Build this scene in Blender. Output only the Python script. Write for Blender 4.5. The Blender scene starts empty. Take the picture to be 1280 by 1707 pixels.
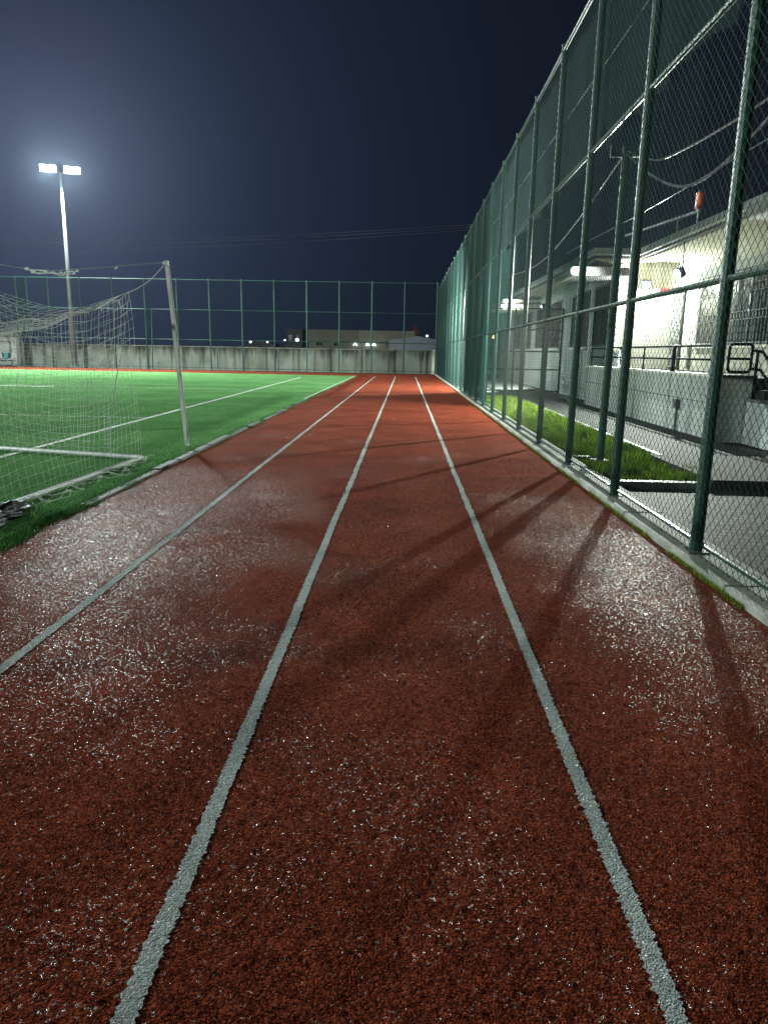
import bpy, bmesh, math, random
import numpy as np
from mathutils import Vector, Matrix
random.seed(7); rng = np.random.default_rng(7)
S = bpy.context.scene
COL = S.collection

# ------------------------------------------------------------------ camera
PITCH, YAW, ROLL, FPX = 0.2193, 0.0253, 0.0184, 1194.2
cp, sp, cy_, sy_ = math.cos(PITCH), math.sin(PITCH), math.cos(YAW), math.sin(YAW)
fwd = Vector((-sy_*cp, cy_*cp, -sp)); r0 = Vector((cy_, sy_, 0)); u0 = r0.cross(fwd)
rr = r0*math.cos(ROLL)+u0*math.sin(ROLL); uu = -r0*math.sin(ROLL)+u0*math.cos(ROLL)
cam = bpy.data.objects.new("camera", bpy.data.cameras.new("camera")); COL.objects.link(cam)
cam.matrix_world = Matrix(((rr.x, uu.x, -fwd.x, 0), (rr.y, uu.y, -fwd.y, 0), (rr.z, uu.z, -fwd.z, 1.42), (0, 0, 0, 1)))
cam.data.sensor_fit = 'VERTICAL'; cam.data.sensor_height = 24.0; cam.data.lens = FPX/1707*24.0
cam.data.clip_start = 0.05; cam.data.clip_end = 2000
S.camera = cam
S.render.resolution_x = 767; S.render.resolution_y = 1024
S.view_settings.view_transform = 'Standard'; S.view_settings.look = 'None'
S.view_settings.exposure = 0.22; S.view_settings.gamma = 1.0
try: S.view_settings.use_curve_mapping = False
except Exception: pass

# ------------------------------------------------------------------ night sky (town glow low on the left, floodlight halo painted in)
w = bpy.data.worlds.new("World"); S.world = w; w.use_nodes = True
nt = w.node_tree; N = nt.nodes; Lk = nt.links
for n in list(N): N.remove(n)
out = N.new('ShaderNodeOutputWorld'); bg = N.new('ShaderNodeBackground'); Lk.new(bg.outputs[0], out.inputs[0])
tc = N.new('ShaderNodeTexCoord')
def vdot(d):
    m = N.new('ShaderNodeVectorMath'); m.operation = 'DOT_PRODUCT'
    Lk.new(tc.outputs['Generated'], m.inputs[0]); m.inputs[1].default_value = Vector(d).normalized(); return m.outputs['Value']
def wmath(op, a, b=None, clamp=False):
    m = N.new('ShaderNodeMath'); m.operation = op; m.use_clamp = clamp
    for i, v in enumerate((a, b)):
        if v is None: continue
        if isinstance(v, (int, float)): m.inputs[i].default_value = v
        else: Lk.new(v, m.inputs[i])
    return m.outputs[0]
d1 = vdot((-0.42, 0.86, 0.16)); g1 = wmath('POWER', wmath('MAXIMUM', d1, 0.0), 11)
d2 = vdot((-0.415, 0.89, 0.21)); g2 = wmath('POWER', wmath('MAXIMUM', d2, 0.0), 90)  # halo around the mast lamps, painted into the sky
mixr = N.new('ShaderNodeMix'); mixr.data_type = 'RGBA'; Lk.new(g1, mixr.inputs[0])
mixr.inputs[6].default_value = (0.0038, 0.0054, 0.0108, 1); mixr.inputs[7].default_value = (0.0145, 0.024, 0.050, 1)
mix2 = N.new('ShaderNodeMix'); mix2.data_type = 'RGBA'; mix2.blend_type = 'ADD'
Lk.new(g2, mix2.inputs[0]); Lk.new(mixr.outputs[2], mix2.inputs[6]); mix2.inputs[7].default_value = (0.030, 0.027, 0.056, 1)
Lk.new(mix2.outputs[2], bg.inputs[0]); bg.inputs[1].default_value = 1.0

# ------------------------------------------------------------------ helpers
class MB:
    def __init__(s): s.v = []; s.f = []
    def add(s, vs, fs):
        o = len(s.v); s.v += [tuple(a) for a in vs]; s.f += [tuple(i+o for i in f) for f in fs]; return s
    def box(s, x0, x1, y0, y1, z0, z1):
        return s.add([(x0,y0,z0),(x1,y0,z0),(x1,y1,z0),(x0,y1,z0),(x0,y0,z1),(x1,y0,z1),(x1,y1,z1),(x0,y1,z1)],
            [(0,3,2,1),(4,5,6,7),(0,1,5,4),(1,2,6,5),(2,3,7,6),(3,0,4,7)])
    def tube(s, pts, r, n=6, cap=True, r2=None):
        pts = [Vector(p) for p in pts]; k = len(pts); vs = []; fs = []
        for i, p in enumerate(pts):
            t = (pts[min(i+1, k-1)]-pts[max(i-1, 0)]).normalized()
            a = Vector((0, 0, 1)) if abs(t.z) < 0.9 else Vector((1, 0, 0))
            a1 = t.cross(a).normalized(); b1 = t.cross(a1)
            ra = r if r2 is None else r+(r2-r)*i/(k-1)
            for j in range(n):
                th = 2*math.pi*j/n; vs.append(p+a1*math.cos(th)*ra+b1*math.sin(th)*ra)
        for i in range(k-1):
            for j in range(n):
                j2 = (j+1) % n; fs.append((i*n+j, i*n+j2, (i+1)*n+j2, (i+1)*n+j))
        if cap: fs.append(tuple(range(n-1, -1, -1))); fs.append(tuple((k-1)*n+j for j in range(n)))
        return s.add(vs, fs)
    def prism(s, prof, axis, a, b):   # prof: list of 2D points extruded along axis 0/1/2
        n = len(prof)
        def P(q, t):
            return {0: (t, q[0], q[1]), 1: (q[0], t, q[1]), 2: (q[0], q[1], t)}[axis]
        vs = [P(q, a) for q in prof]+[P(q, b) for q in prof]
        fs = [tuple(range(n)), tuple(range(2*n-1, n-1, -1))]+[(i, i+n, (i+1) % n+n, (i+1) % n) for i in range(n)]
        return s.add(vs, fs)
    def build(s, name, mat, parent=None, origin=None, smooth=False):
        me = bpy.data.meshes.new(name); o = origin
        if o is None: o = ORG.get(parent.name, (0, 0, 0)) if parent else (0, 0, 0)
        v = np.array(s.v, dtype=np.float64)-np.array(o)
        me.from_pydata(v.tolist(), [], s.f); me.materials.append(mat)
        bm = bmesh.new(); bm.from_mesh(me); bmesh.ops.recalc_face_normals(bm, faces=bm.faces); bm.to_mesh(me); bm.free()
        if smooth: me.polygons.foreach_set('use_smooth', [True]*len(me.polygons))
        ob = bpy.data.objects.new(name, me); COL.objects.link(ob)
        if parent: ob.parent = parent; ORG[ob.name] = o
        else: ob.location = o
        return ob
ORG = {}
def raw(name, V, F, mat, parent=None, smooth=False):   # numpy verts, uniform faces
    me = bpy.data.meshes.new(name); V = np.asarray(V, np.float32); F = np.asarray(F, np.int32)
    if parent: V = V-np.array(ORG.get(parent.name, (0, 0, 0)), np.float32)
    k = F.shape[1]
    me.vertices.add(len(V)); me.vertices.foreach_set('co', V.ravel())
    me.loops.add(F.size); me.loops.foreach_set('vertex_index', F.ravel())
    me.polygons.add(len(F)); me.polygons.foreach_set('loop_start', np.arange(0, F.size, k, dtype=np.int32))
    me.polygons.foreach_set('loop_total', np.full(len(F), k, np.int32))
    me.update(calc_edges=True); me.validate(); me.materials.append(mat)
    if smooth: me.polygons.foreach_set('use_smooth', np.ones(len(me.polygons), bool))
    ob = bpy.data.objects.new(name, me); COL.objects.link(ob)
    if parent: ob.parent = parent
    return ob
def tag(o, label=None, cat=None, group=None, kind=None):
    if label: o['label'] = label
    if cat: o['category'] = cat
    if group: o['group'] = group
    if kind: o['kind'] = kind
    return o
def thing(name, label, cat, loc, group=None, kind=None):
    o = bpy.data.objects.new(name, None); COL.objects.link(o); o.location = loc; o.empty_display_size = 0.2
    ORG[o.name] = tuple(loc); return tag(o, label, cat, group, kind)
def copy_tree(o, parent=None):
    c = o.copy(); COL.objects.link(c)
    if parent: c.parent = parent
    for ch in list(o.children): copy_tree(ch, c)
    return c
def wire_strips(A, B, r, n=3):   # straight thin prisms from A[i] to B[i] -> verts, quads
    A = np.asarray(A, float); B = np.asarray(B, float); t = B-A; t /= np.linalg.norm(t, axis=1)[:, None]+1e-9
    ref = np.where(np.abs(t[:, 2:3]) < 0.9, np.array([[0, 0, 1.]]), np.array([[1., 0, 0]]))
    a = np.cross(t, ref); a /= np.linalg.norm(a, axis=1)[:, None]; b = np.cross(t, a)
    V = []; m = len(A)
    for E in (A, B):
        for j in range(n):
            th = 2*math.pi*j/n; V.append(E+(a*math.cos(th)+b*math.sin(th))*r)
    V = np.stack(V, 1).reshape(-1, 3); base = np.arange(m)[:, None]*(2*n)
    F = np.concatenate([base+np.array([[j, (j+1) % n, n+(j+1) % n, n+j]]) for j in range(n)], 0)
    return V, F

# ------------------------------------------------------------------ materials
def mat(name, col, rough=0.6, metal=0.0, spec=0.5, var=0.0, vscale=5.0, bump=0.0, bscale=40.0, emit=None, estr=0.0, coat=0.0, stain=None, sscale=(1, 1, 1)):
    m = bpy.data.materials.new(name); m.use_nodes = True; t = m.node_tree; b = t.nodes['Principled BSDF']
    b.inputs['Roughness'].default_value = rough; b.inputs['Metallic'].default_value = metal
    b.inputs['Specular IOR Level'].default_value = spec; b.inputs['Coat Weight'].default_value = coat
    b.inputs['Base Color'].default_value = (*col, 1)
    co = t.nodes.new('ShaderNodeTexCoord')
    cur = None
    if var > 0:
        nz = t.nodes.new('ShaderNodeTexNoise'); nz.inputs['Scale'].default_value = vscale; nz.inputs['Detail'].default_value = 6; nz.inputs['Roughness'].default_value = 0.65
        t.links.new(co.outputs['Object'], nz.inputs['Vector'])
        rp = t.nodes.new('ShaderNodeValToRGB'); rp.color_ramp.elements[0].position = 0.3; rp.color_ramp.elements[1].position = 0.7
        rp.color_ramp.elements[0].color = (*[c*(1-var) for c in col], 1); rp.color_ramp.elements[1].color = (*[min(1, c*(1+var)) for c in col], 1)
        t.links.new(nz.outputs['Fac'], rp.inputs[0]); cur = rp.outputs[0]
    if stain:
        mp = t.nodes.new('ShaderNodeMapping'); mp.inputs['Scale'].default_value = sscale
        t.links.new(co.outputs['Object'], mp.inputs['Vector'])
        nz = t.nodes.new('ShaderNodeTexNoise'); nz.inputs['Scale'].default_value = 1; nz.inputs['Detail'].default_value = 7
        t.links.new(mp.outputs[0], nz.inputs['Vector'])
        rp = t.nodes.new('ShaderNodeValToRGB'); rp.color_ramp.elements[0].position = 0.46; rp.color_ramp.elements[1].position = 0.66
        t.links.new(nz.outputs['Fac'], rp.inputs[0])
        mx = t.nodes.new('ShaderNodeMix'); mx.data_type = 'RGBA'; t.links.new(rp.outputs[0], mx.inputs[0])
        if cur: t.links.new(cur, mx.inputs[6])
        else: mx.inputs[6].default_value = (*col, 1)
        mx.inputs[7].default_value = (*stain, 1); cur = mx.outputs[2]
    if cur: t.links.new(cur, b.inputs['Base Color'])
    if bump > 0:
        nb = t.nodes.new('ShaderNodeTexNoise'); nb.inputs['Scale'].default_value = bscale; nb.inputs['Detail'].default_value = 5
        t.links.new(co.outputs['Object'], nb.inputs['Vector']); bp = t.nodes.new('ShaderNodeBump'); bp.inputs['Strength'].default_value = bump; bp.inputs['Distance'].default_value = 0.02
        t.links.new(nb.outputs['Fac'], bp.inputs['Height']); t.links.new(bp.outputs[0], b.inputs['Normal'])
    if emit: b.inputs['Emission Color'].default_value = (*emit, 1); b.inputs['Emission Strength'].default_value = estr
    return m
M = {}
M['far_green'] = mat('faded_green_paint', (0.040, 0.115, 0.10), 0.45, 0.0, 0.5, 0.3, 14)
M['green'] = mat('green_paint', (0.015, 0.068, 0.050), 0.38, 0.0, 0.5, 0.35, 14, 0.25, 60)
M['wire'] = mat('green_wire', (0.013, 0.042, 0.036), 0.65, 0.0, 0.15)
M['white_metal'] = mat('white_metal', (0.78, 0.80, 0.80), 0.35, 0.0, 0.5, 0.2, 9, 0.1, 50, stain=(0.60, 0.61, 0.60), sscale=(9, 9, 2))
M['mast'] = mat('galvanised', (0.33, 0.35, 0.38), 0.45, 0.3, 0.5, 0.12, 3)
M['string'] = mat('net_string', (0.74, 0.78, 0.76), 0.7)
M['rope'] = mat('rope', (0.50, 0.52, 0.52), 0.8)
M['tape'] = mat('white_tape', (0.8, 0.82, 0.85), 0.4)
M['black'] = mat('black_paint', (0.008, 0.009, 0.011), 0.8, 0, 0.02)
M['bag'] = mat('black_plastic', (0.010, 0.011, 0.015), 0.42, 0, 0.3, 0, 5, 0.6, 30)
M['cable'] = mat('cable', (0.22, 0.24, 0.25), 0.4)
M['plaster'] = mat('plaster', (0.62, 0.59, 0.47), 0.85, 0, 0.3, 0.10, 1.6, 0.25, 60, stain=(0.50, 0.46, 0.36), sscale=(5, 5, 0.8))
M['white_plaster'] = mat('white_plaster', (0.60, 0.64, 0.64), 0.85, 0, 0.3, 0.10, 2.0, 0.3, 45, stain=(0.36, 0.37, 0.34), sscale=(4, 4, 0.5))
M['fascia'] = mat('fascia', (0.34, 0.36, 0.35), 0.8, 0, 0.3, 0.25, 3, 0.3, 30)
M['trim'] = mat('trim', (0.72, 0.72, 0.66), 0.6, 0, 0.4, 0.08, 4)
M['gutter'] = mat('gutter', (0.06, 0.065, 0.07), 0.5)
M['glass'] = mat('dark_glass', (0.008, 0.010, 0.014), 0.12, 0, 0.5)
M['frame'] = mat('window_frame', (0.035, 0.035, 0.037), 0.5, 0, 0.4)
M['curtain'] = mat('curtain', (0.07, 0.08, 0.08), 0.9, 0, 0.2, 0.35, 12)
M['grille'] = mat('grille', (0.45, 0.47, 0.46), 0.6, 0, 0.2)
M['dark_shutter'] = mat('shutter', (0.012, 0.011, 0.015), 0.7, 0, 0.15, 0.15, 4)
M['orange'] = mat('orange_plastic', (0.75, 0.12, 0.035), 0.4)
M['red'] = mat('red_plastic', (0.65, 0.05, 0.05), 0.4)
M['teal'] = mat('teal_plastic', (0.05, 0.50, 0.50), 0.4)
M['seat_white'] = mat('white_plastic', (0.75, 0.75, 0.72), 0.4)
M['poly'] = mat('polycarbonate', (0.52, 0.55, 0.52), 0.4, 0, 0.5, 0.15, 3)
M['far_beige'] = mat('far_beige', (0.42, 0.40, 0.31), 0.9, 0, 0.2, 0.12, 0.4)
M['far_dark'] = mat('far_dark', (0.17, 0.17, 0.18), 0.9, 0, 0.2, 0.2, 0.5)
M['far_white'] = mat('far_white', (0.50, 0.54, 0.64), 0.7, 0, 0.3, 0.1, 0.6)
M['far_red'] = mat('far_red', (0.30, 0.13, 0.10), 0.9, 0, 0.2, 0.25, 2)
M['lamp_far'] = mat('lamp_glow', (0.8, 0.9, 1), 0.5, emit=(0.75, 0.9, 1.0), estr=4)
M['lamp_near'] = mat('lamp_glow_near', (0.9, 1, 0.95), 0.5, emit=(0.85, 1.0, 0.92), estr=60)
M['lamp_orange'] = mat('lamp_glow_orange', (1, 0.6, 0.2), 0.5, emit=(1.0, 0.45, 0.12), estr=6)
M['flood'] = mat('flood_lens', (1, 1, 1), 0.3, emit=(0.86, 1.0, 0.95), estr=45)
M['leaf'] = mat('dry_leaf', (0.35, 0.22, 0.05), 0.7)

def grass_mat(name, c0, c1, rough=0.5, scale=3.0):
    m = bpy.data.materials.new(name); m.use_nodes = True; t = m.node_tree; b = t.nodes['Principled BSDF']
    b.inputs['Roughness'].default_value = rough; b.inputs['Specular IOR Level'].default_value = 0.0 if 'turf' in name else 0.15
    co = t.nodes.new('ShaderNodeTexCoord')
    n1 = t.nodes.new('ShaderNodeTexNoise'); n1.inputs['Scale'].default_value = scale; n1.inputs['Detail'].default_value = 3
    n2 = t.nodes.new('ShaderNodeTexNoise'); n2.inputs['Scale'].default_value = 90; n2.inputs['Detail'].default_value = 4
    ad = t.nodes.new('ShaderNodeMath'); ad.operation = 'MULTIPLY_ADD'; ad.inputs[1].default_value = 0.55
    for n_ in (n1, n2): t.links.new(co.outputs['Object'], n_.inputs['Vector'])
    t.links.new(n2.outputs['Fac'], ad.inputs[0])
    m2 = t.nodes.new('ShaderNodeMath'); m2.operation = 'MULTIPLY'; m2.inputs[1].default_value = 0.45; t.links.new(n1.outputs['Fac'], m2.inputs[0]); t.links.new(m2.outputs[0], ad.inputs[2])
    rp = t.nodes.new('ShaderNodeValToRGB'); rp.color_ramp.elements[0].position = 0.36; rp.color_ramp.elements[1].position = 0.64
    rp.color_ramp.elements[0].color = (*c0, 1); rp.color_ramp.elements[1].color = (*c1, 1)
    t.links.new(ad.outputs[0], rp.inputs[0]); t.links.new(rp.outputs[0], b.inputs['Base Color'])
    bp = t.nodes.new('ShaderNodeBump'); bp.inputs['Strength'].default_value = 0.8; bp.inputs['Distance'].default_value = 0.012
    t.links.new(n2.outputs['Fac'], bp.inputs['Height']); t.links.new(bp.outputs[0], b.inputs['Normal'])
    return m
M['turf'] = grass_mat('artificial_turf', (0.085, 0.225, 0.078), (0.185, 0.390, 0.150), 0.6, 0.6)
M['fibre'] = grass_mat('turf_fibre', (0.085, 0.240, 0.075), (0.185, 0.400, 0.150), 0.5, 2.0)
M['grass'] = grass_mat('wild_grass', (0.05, 0.13, 0.012), (0.46, 0.62, 0.06), 0.7, 7.0)

def granule_mat(name, cols, fleck, rlo, rhi, spec, damp=()):
    m = bpy.data.materials.new(name); m.use_nodes = True; t = m.node_tree; b = t.nodes['Principled BSDF']; L = t.links
    co = t.nodes.new('ShaderNodeTexCoord')
    vo = t.nodes.new('ShaderNodeTexVoronoi'); vo.inputs['Scale'].default_value = 195; L.new(co.outputs['Object'], vo.inputs['Vector'])
    sx = t.nodes.new('ShaderNodeSeparateColor'); L.new(vo.outputs['Color'], sx.inputs[0])
    rp = t.nodes.new('ShaderNodeValToRGB'); e = rp.color_ramp.elements
    e[0].position = 0.0; e[0].color = (*cols[0], 1); e[1].position = 1.0; e[1].color = (*cols[-1], 1)
    for i, c in enumerate(cols[1:-1]): q = e.new((i+1)/(len(cols)-1)); q.color = (*c, 1)
    L.new(sx.outputs[0], rp.inputs[0])
    # blotches
    nz = t.nodes.new('ShaderNodeTexNoise'); nz.inputs['Scale'].default_value = 1.3; nz.inputs['Detail'].default_value = 8; nz.inputs['Roughness'].default_value = 0.7
    L.new(co.outputs['Object'], nz.inputs['Vector'])
    mr = t.nodes.new('ShaderNodeMapRange'); mr.inputs[1].default_value = 0.3; mr.inputs[2].default_value = 0.7; mr.inputs[3].default_value = 0.60; mr.inputs[4].default_value = 1.2
    L.new(nz.outputs['Fac'], mr.inputs[0])
    mu = t.nodes.new('ShaderNodeVectorMath'); mu.operation = 'SCALE'; L.new(rp.outputs[0], mu.inputs[0]); L.new(mr.outputs[0], mu.inputs['Scale'])
    # pale flecks
    th = t.nodes.new('ShaderNodeMath'); th.operation = 'GREATER_THAN'; th.inputs[1].default_value = 0.985; L.new(sx.outputs[1], th.inputs[0])
    mx = t.nodes.new('ShaderNodeMix'); mx.data_type = 'RGBA'; L.new(th.outputs[0], mx.inputs[0]); L.new(mu.outputs[0], mx.inputs[6]); mx.inputs[7].default_value = (*fleck, 1)
    L.new(mx.outputs[2], b.inputs['Base Color'])
    # wetness: some granules are glossy, more of them in loose damp patches
    n3 = t.nodes.new('ShaderNodeTexNoise'); n3.inputs['Scale'].default_value = 0.8; n3.inputs['Detail'].default_value = 6; L.new(co.outputs['Object'], n3.inputs['Vector'])
    m3 = t.nodes.new('ShaderNodeMapRange'); m3.inputs[1].default_value = 0.42; m3.inputs[2].default_value = 0.80; m3.inputs[3].default_value = rhi; m3.inputs[4].default_value = rlo
    src = n3.outputs['Fac']
    if damp:   # damp areas of the track surface, each with its own outline broken up by noise
        gsum = None
        for (dx_, dy_, ra_, rb_, wt_) in damp:
            mp = t.nodes.new('ShaderNodeMapping'); mp.inputs['Location'].default_value = (-dx_/ra_, -dy_/rb_, 0); mp.inputs['Scale'].default_value = (1/ra_, 1/rb_, 1)
            L.new(co.outputs['Object'], mp.inputs[0]); gr = t.nodes.new('ShaderNodeTexGradient'); gr.gradient_type = 'SPHERICAL'; L.new(mp.outputs[0], gr.inputs[0])
            wm = t.nodes.new('ShaderNodeMath'); wm.operation = 'MULTIPLY'; wm.inputs[1].default_value = wt_; L.new(gr.outputs['Fac'], wm.inputs[0])
            if gsum is None: gsum = wm.outputs[0]
            else:
                a_ = t.nodes.new('ShaderNodeMath'); a_.operation = 'MAXIMUM'; L.new(gsum, a_.inputs[0]); L.new(wm.outputs[0], a_.inputs[1]); gsum = a_.outputs[0]
        a_ = t.nodes.new('ShaderNodeMath'); a_.operation = 'MULTIPLY_ADD'; L.new(gsum, a_.inputs[0]); a_.inputs[1].default_value = 0.50; a_.inputs[2].default_value = -0.10
        a2_ = t.nodes.new('ShaderNodeMath'); a2_.operation = 'ADD'; L.new(a_.outputs[0], a2_.inputs[0]); L.new(src, a2_.inputs[1]); src = a2_.outputs[0]
    L.new(src, m3.inputs[0]); gt = t.nodes.new('ShaderNodeMath'); gt.operation = 'GREATER_THAN'; v2 = t.nodes.new('ShaderNodeTexVoronoi'); v2.inputs['Scale'].default_value = 135; L.new(co.outputs['Object'], v2.inputs['Vector']); s2_ = t.nodes.new('ShaderNodeSeparateColor'); L.new(v2.outputs['Color'], s2_.inputs[0]); L.new(s2_.outputs[1], gt.inputs[0]); L.new(m3.outputs[0], gt.inputs[1])
    for sock, lo, hi in (('Roughness', 0.9, 0.24), ('Specular IOR Level', 0.02, spec)):
        q = t.nodes.new('ShaderNodeMapRange'); q.inputs[3].default_value = lo; q.inputs[4].default_value = hi; L.new(gt.outputs[0], q.inputs[0]); L.new(q.outputs[0], b.inputs[sock])
    # relief: granules + fibres + slight unevenness
    n4 = t.nodes.new('ShaderNodeTexNoise'); n4.inputs['Scale'].default_value = 230; n4.inputs['Detail'].default_value = 3; L.new(co.outputs['Object'], n4.inputs['Vector'])
    n5 = t.nodes.new('ShaderNodeTexNoise'); n5.inputs['Scale'].default_value = 80; n5.inputs['Detail'].default_value = 3; L.new(co.outputs['Object'], n5.inputs['Vector'])
    a = t.nodes.new('ShaderNodeMath'); a.operation = 'ADD'; L.new(n4.outputs['Fac'], a.inputs[0]); L.new(sx.outputs[2], a.inputs[1])
    a2 = t.nodes.new('ShaderNodeMath'); a2.operation = 'MULTIPLY_ADD'; L.new(n5.outputs['Fac'], a2.inputs[0]); a2.inputs[1].default_value = 1.5; L.new(a.outputs[0], a2.inputs[2])
    b1 = t.nodes.new('ShaderNodeMath'); b1.operation = 'SUBTRACT'; L.new(a2.outputs[0], b1.inputs[0]); L.new(vo.outputs['Distance'], b1.inputs[1])
    bp = t.nodes.new('ShaderNodeBump'); bp.inputs['Strength'].default_value = 0.9; bp.inputs['Distance'].default_value = 0.0045
    L.new(b1.outputs[0], bp.inputs['Height']); L.new(bp.outputs[0], b.inputs['Normal'])
    return m
M['track'] = granule_mat('red_track', [(0.06, 0.013, 0.009), (0.20, 0.036, 0.020), (0.46, 0.100, 0.040)], (0.30, 0.24, 0.21), 0.62, 0.993, 1.0, ((-1.95, 5.9, 1.5, 4.2, 1.0), (1.5, 4.9, 0.95, 3.2, 0.95), (-1.2, 2.6, 1.9, 2.8, 0.30)))
M['line'] = granule_mat('line_paint', [(0.30, 0.34, 0.33), (0.52, 0.58, 0.56), (0.66, 0.72, 0.70)], (0.75, 0.8, 0.78), 0.8, 0.97, 0.6)
M['pitch_line'] = mat('pitch_line', (0.60, 0.66, 0.60), 0.8, 0, 0.3, 0.25, 30, 0.6, 90)
M['soil'] = mat('soil', (0.05, 0.048, 0.042), 0.9, 0, 0.3, 0.4, 2.0, 0.6, 12)
M['concrete'] = mat('kerb_concrete', (0.36, 0.38, 0.34), 0.75, 0, 0.4, 0.35, 5.0, 0.45, 40, stain=(0.20, 0.24, 0.17), sscale=(2.5, 1.2, 1))
M['slab'] = mat('slab_concrete', (0.032, 0.035, 0.033), 0.85, 0, 0.15, 0.35, 3.0, 0.4, 25)
M['stone_dark'] = mat('dark_stone', (0.15, 0.16, 0.155), 0.6, 0, 0.5, 0.4, 6.0, 0.4, 30)
M['kerb_stone'] = mat('kerb_stone', (0.085, 0.09, 0.086), 0.7, 0, 0.4, 0.3, 9.0, 0.5, 40)

def wall_mat():   # board-marked concrete with dark streaks running down from the top
    m = bpy.data.materials.new('stained_concrete'); m.use_nodes = True; t = m.node_tree; b = t.nodes['Principled BSDF']; L = t.links
    co = t.nodes.new('ShaderNodeTexCoord'); mp = t.nodes.new('ShaderNodeMapping'); mp.inputs['Scale'].default_value = (1.7, 1.7, 0.22); L.new(co.outputs['Object'], mp.inputs[0])
    n1 = t.nodes.new('ShaderNodeTexNoise'); n1.inputs['Scale'].default_value = 1.2; n1.inputs['Detail'].default_value = 8; n1.inputs['Roughness'].default_value = 0.65; L.new(mp.outputs[0], n1.inputs['Vector'])
    sx = t.nodes.new('ShaderNodeSeparateXYZ'); L.new(co.outputs['Object'], sx.inputs[0])
    mr = t.nodes.new('ShaderNodeMapRange'); mr.inputs[1].default_value = 0.7; mr.inputs[2].default_value = 1.62; mr.inputs[3].default_value = -0.10; mr.inputs[4].default_value = 0.17; L.new(sx.outputs[2], mr.inputs[0])
    ad = t.nodes.new('ShaderNodeMath'); ad.operation = 'ADD'; L.new(n1.outputs['Fac'], ad.inputs[0]); L.new(mr.outputs[0], ad.inputs[1])
    rp = t.nodes.new('ShaderNodeValToRGB'); rp.color_ramp.elements[0].position = 0.44; rp.color_ramp.elements[1].position = 0.68
    rp.color_ramp.elements[0].color = (0.40, 0.43, 0.39, 1); rp.color_ramp.elements[1].color = (0.085, 0.09, 0.08, 1); L.new(ad.outputs[0], rp.inputs[0])
    n2 = t.nodes.new('ShaderNodeTexNoise'); n2.inputs['Scale'].default_value = 1.1; n2.inputs['Detail'].default_value = 6; L.new(co.outputs['Object'], n2.inputs['Vector'])
    r2 = t.nodes.new('ShaderNodeValToRGB'); r2.color_ramp.elements[0].position = 0.35; r2.color_ramp.elements[1].position = 0.7; r2.color_ramp.elements[0].color = (0.65, 0.70, 0.60, 1); r2.color_ramp.elements[1].color = (1.05, 1.05, 1.05, 1); L.new(n2.outputs['Fac'], r2.inputs[0])
    mx = t.nodes.new('ShaderNodeMix'); mx.data_type = 'RGBA'; mx.blend_type = 'MULTIPLY'; mx.inputs[0].default_value = 1; L.new(rp.outputs[0], mx.inputs[6]); L.new(r2.outputs[0], mx.inputs[7])
    L.new(mx.outputs[2], b.inputs['Base Color']); b.inputs['Roughness'].default_value = 0.85
    bp = t.nodes.new('ShaderNodeBump'); bp.inputs['Strength'].default_value = 0.3; bp.inputs['Distance'].default_value = 0.02; L.new(n1.outputs['Fac'], bp.inputs['Height']); L.new(bp.outputs[0], b.inputs['Normal'])
    return m
M['wall'] = wall_mat()

def block_mat(name, c, line, sx_, sz_, stain):   # rendered blockwork showing faint courses
    m = bpy.data.materials.new(name); m.use_nodes = True; t = m.node_tree; b = t.nodes['Principled BSDF']; L = t.links
    co = t.nodes.new('ShaderNodeTexCoord'); s = t.nodes.new('ShaderNodeSeparateXYZ'); L.new(co.outputs['Object'], s.inputs[0])
    ad = t.nodes.new('ShaderNodeMath'); ad.operation = 'ADD'; L.new(s.outputs[0], ad.inputs[0]); L.new(s.outputs[1], ad.inputs[1])
    cb = t.nodes.new('ShaderNodeCombineXYZ'); L.new(ad.outputs[0], cb.inputs[0]); L.new(s.outputs[2], cb.inputs[1])
    br = t.nodes.new('ShaderNodeTexBrick'); br.inputs['Scale'].default_value = 1; br.inputs['Brick Width'].default_value = sx_; br.inputs['Row Height'].default_value = sz_; br.inputs['Mortar Size'].default_value = 0.008; br.inputs['Mortar Smooth'].default_value = 0.4
    br.inputs['Color1'].default_value = (*c, 1); br.inputs['Color2'].default_value = (*[x*0.9 for x in c], 1); br.inputs['Mortar'].default_value = (*line, 1)
    L.new(cb.outputs[0], br.inputs['Vector'])
    mp = t.nodes.new('ShaderNodeMapping'); mp.inputs['Scale'].default_value = (3, 3, 0.5); L.new(co.outputs['Object'], mp.inputs[0])
    n1 = t.nodes.new('ShaderNodeTexNoise'); n1.inputs['Scale'].default_value = 1.3; n1.inputs['Detail'].default_value = 8; L.new(mp.outputs[0], n1.inputs['Vector'])
    rp = t.nodes.new('ShaderNodeValToRGB'); rp.color_ramp.elements[0].position = 0.42; rp.color_ramp.elements[1].position = 0.72; rp.color_ramp.elements[0].color = (1, 1, 1, 1); rp.color_ramp.elements[1].color = (*stain, 1); L.new(n1.outputs['Fac'], rp.inputs[0])
    mx = t.nodes.new('ShaderNodeMix'); mx.data_type = 'RGBA'; mx.blend_type = 'MULTIPLY'; mx.inputs[0].default_value = 1; L.new(br.outputs['Color'], mx.inputs[6]); L.new(rp.outputs[0], mx.inputs[7])
    L.new(mx.outputs[2], b.inputs['Base Color']); b.inputs['Roughness'].default_value = 0.8
    bp = t.nodes.new('ShaderNodeBump'); bp.invert = True; bp.inputs['Strength'].default_value = 0.5; bp.inputs['Distance'].default_value = 0.01; L.new(br.outputs['Fac'], bp.inputs['Height']); L.new(bp.outputs[0], b.inputs['Normal'])
    return m
M['block_white'] = block_mat('painted_block', (0.50, 0.54, 0.54), (0.33, 0.35, 0.35), 0.42, 0.11, (0.62, 0.62, 0.55))
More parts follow.
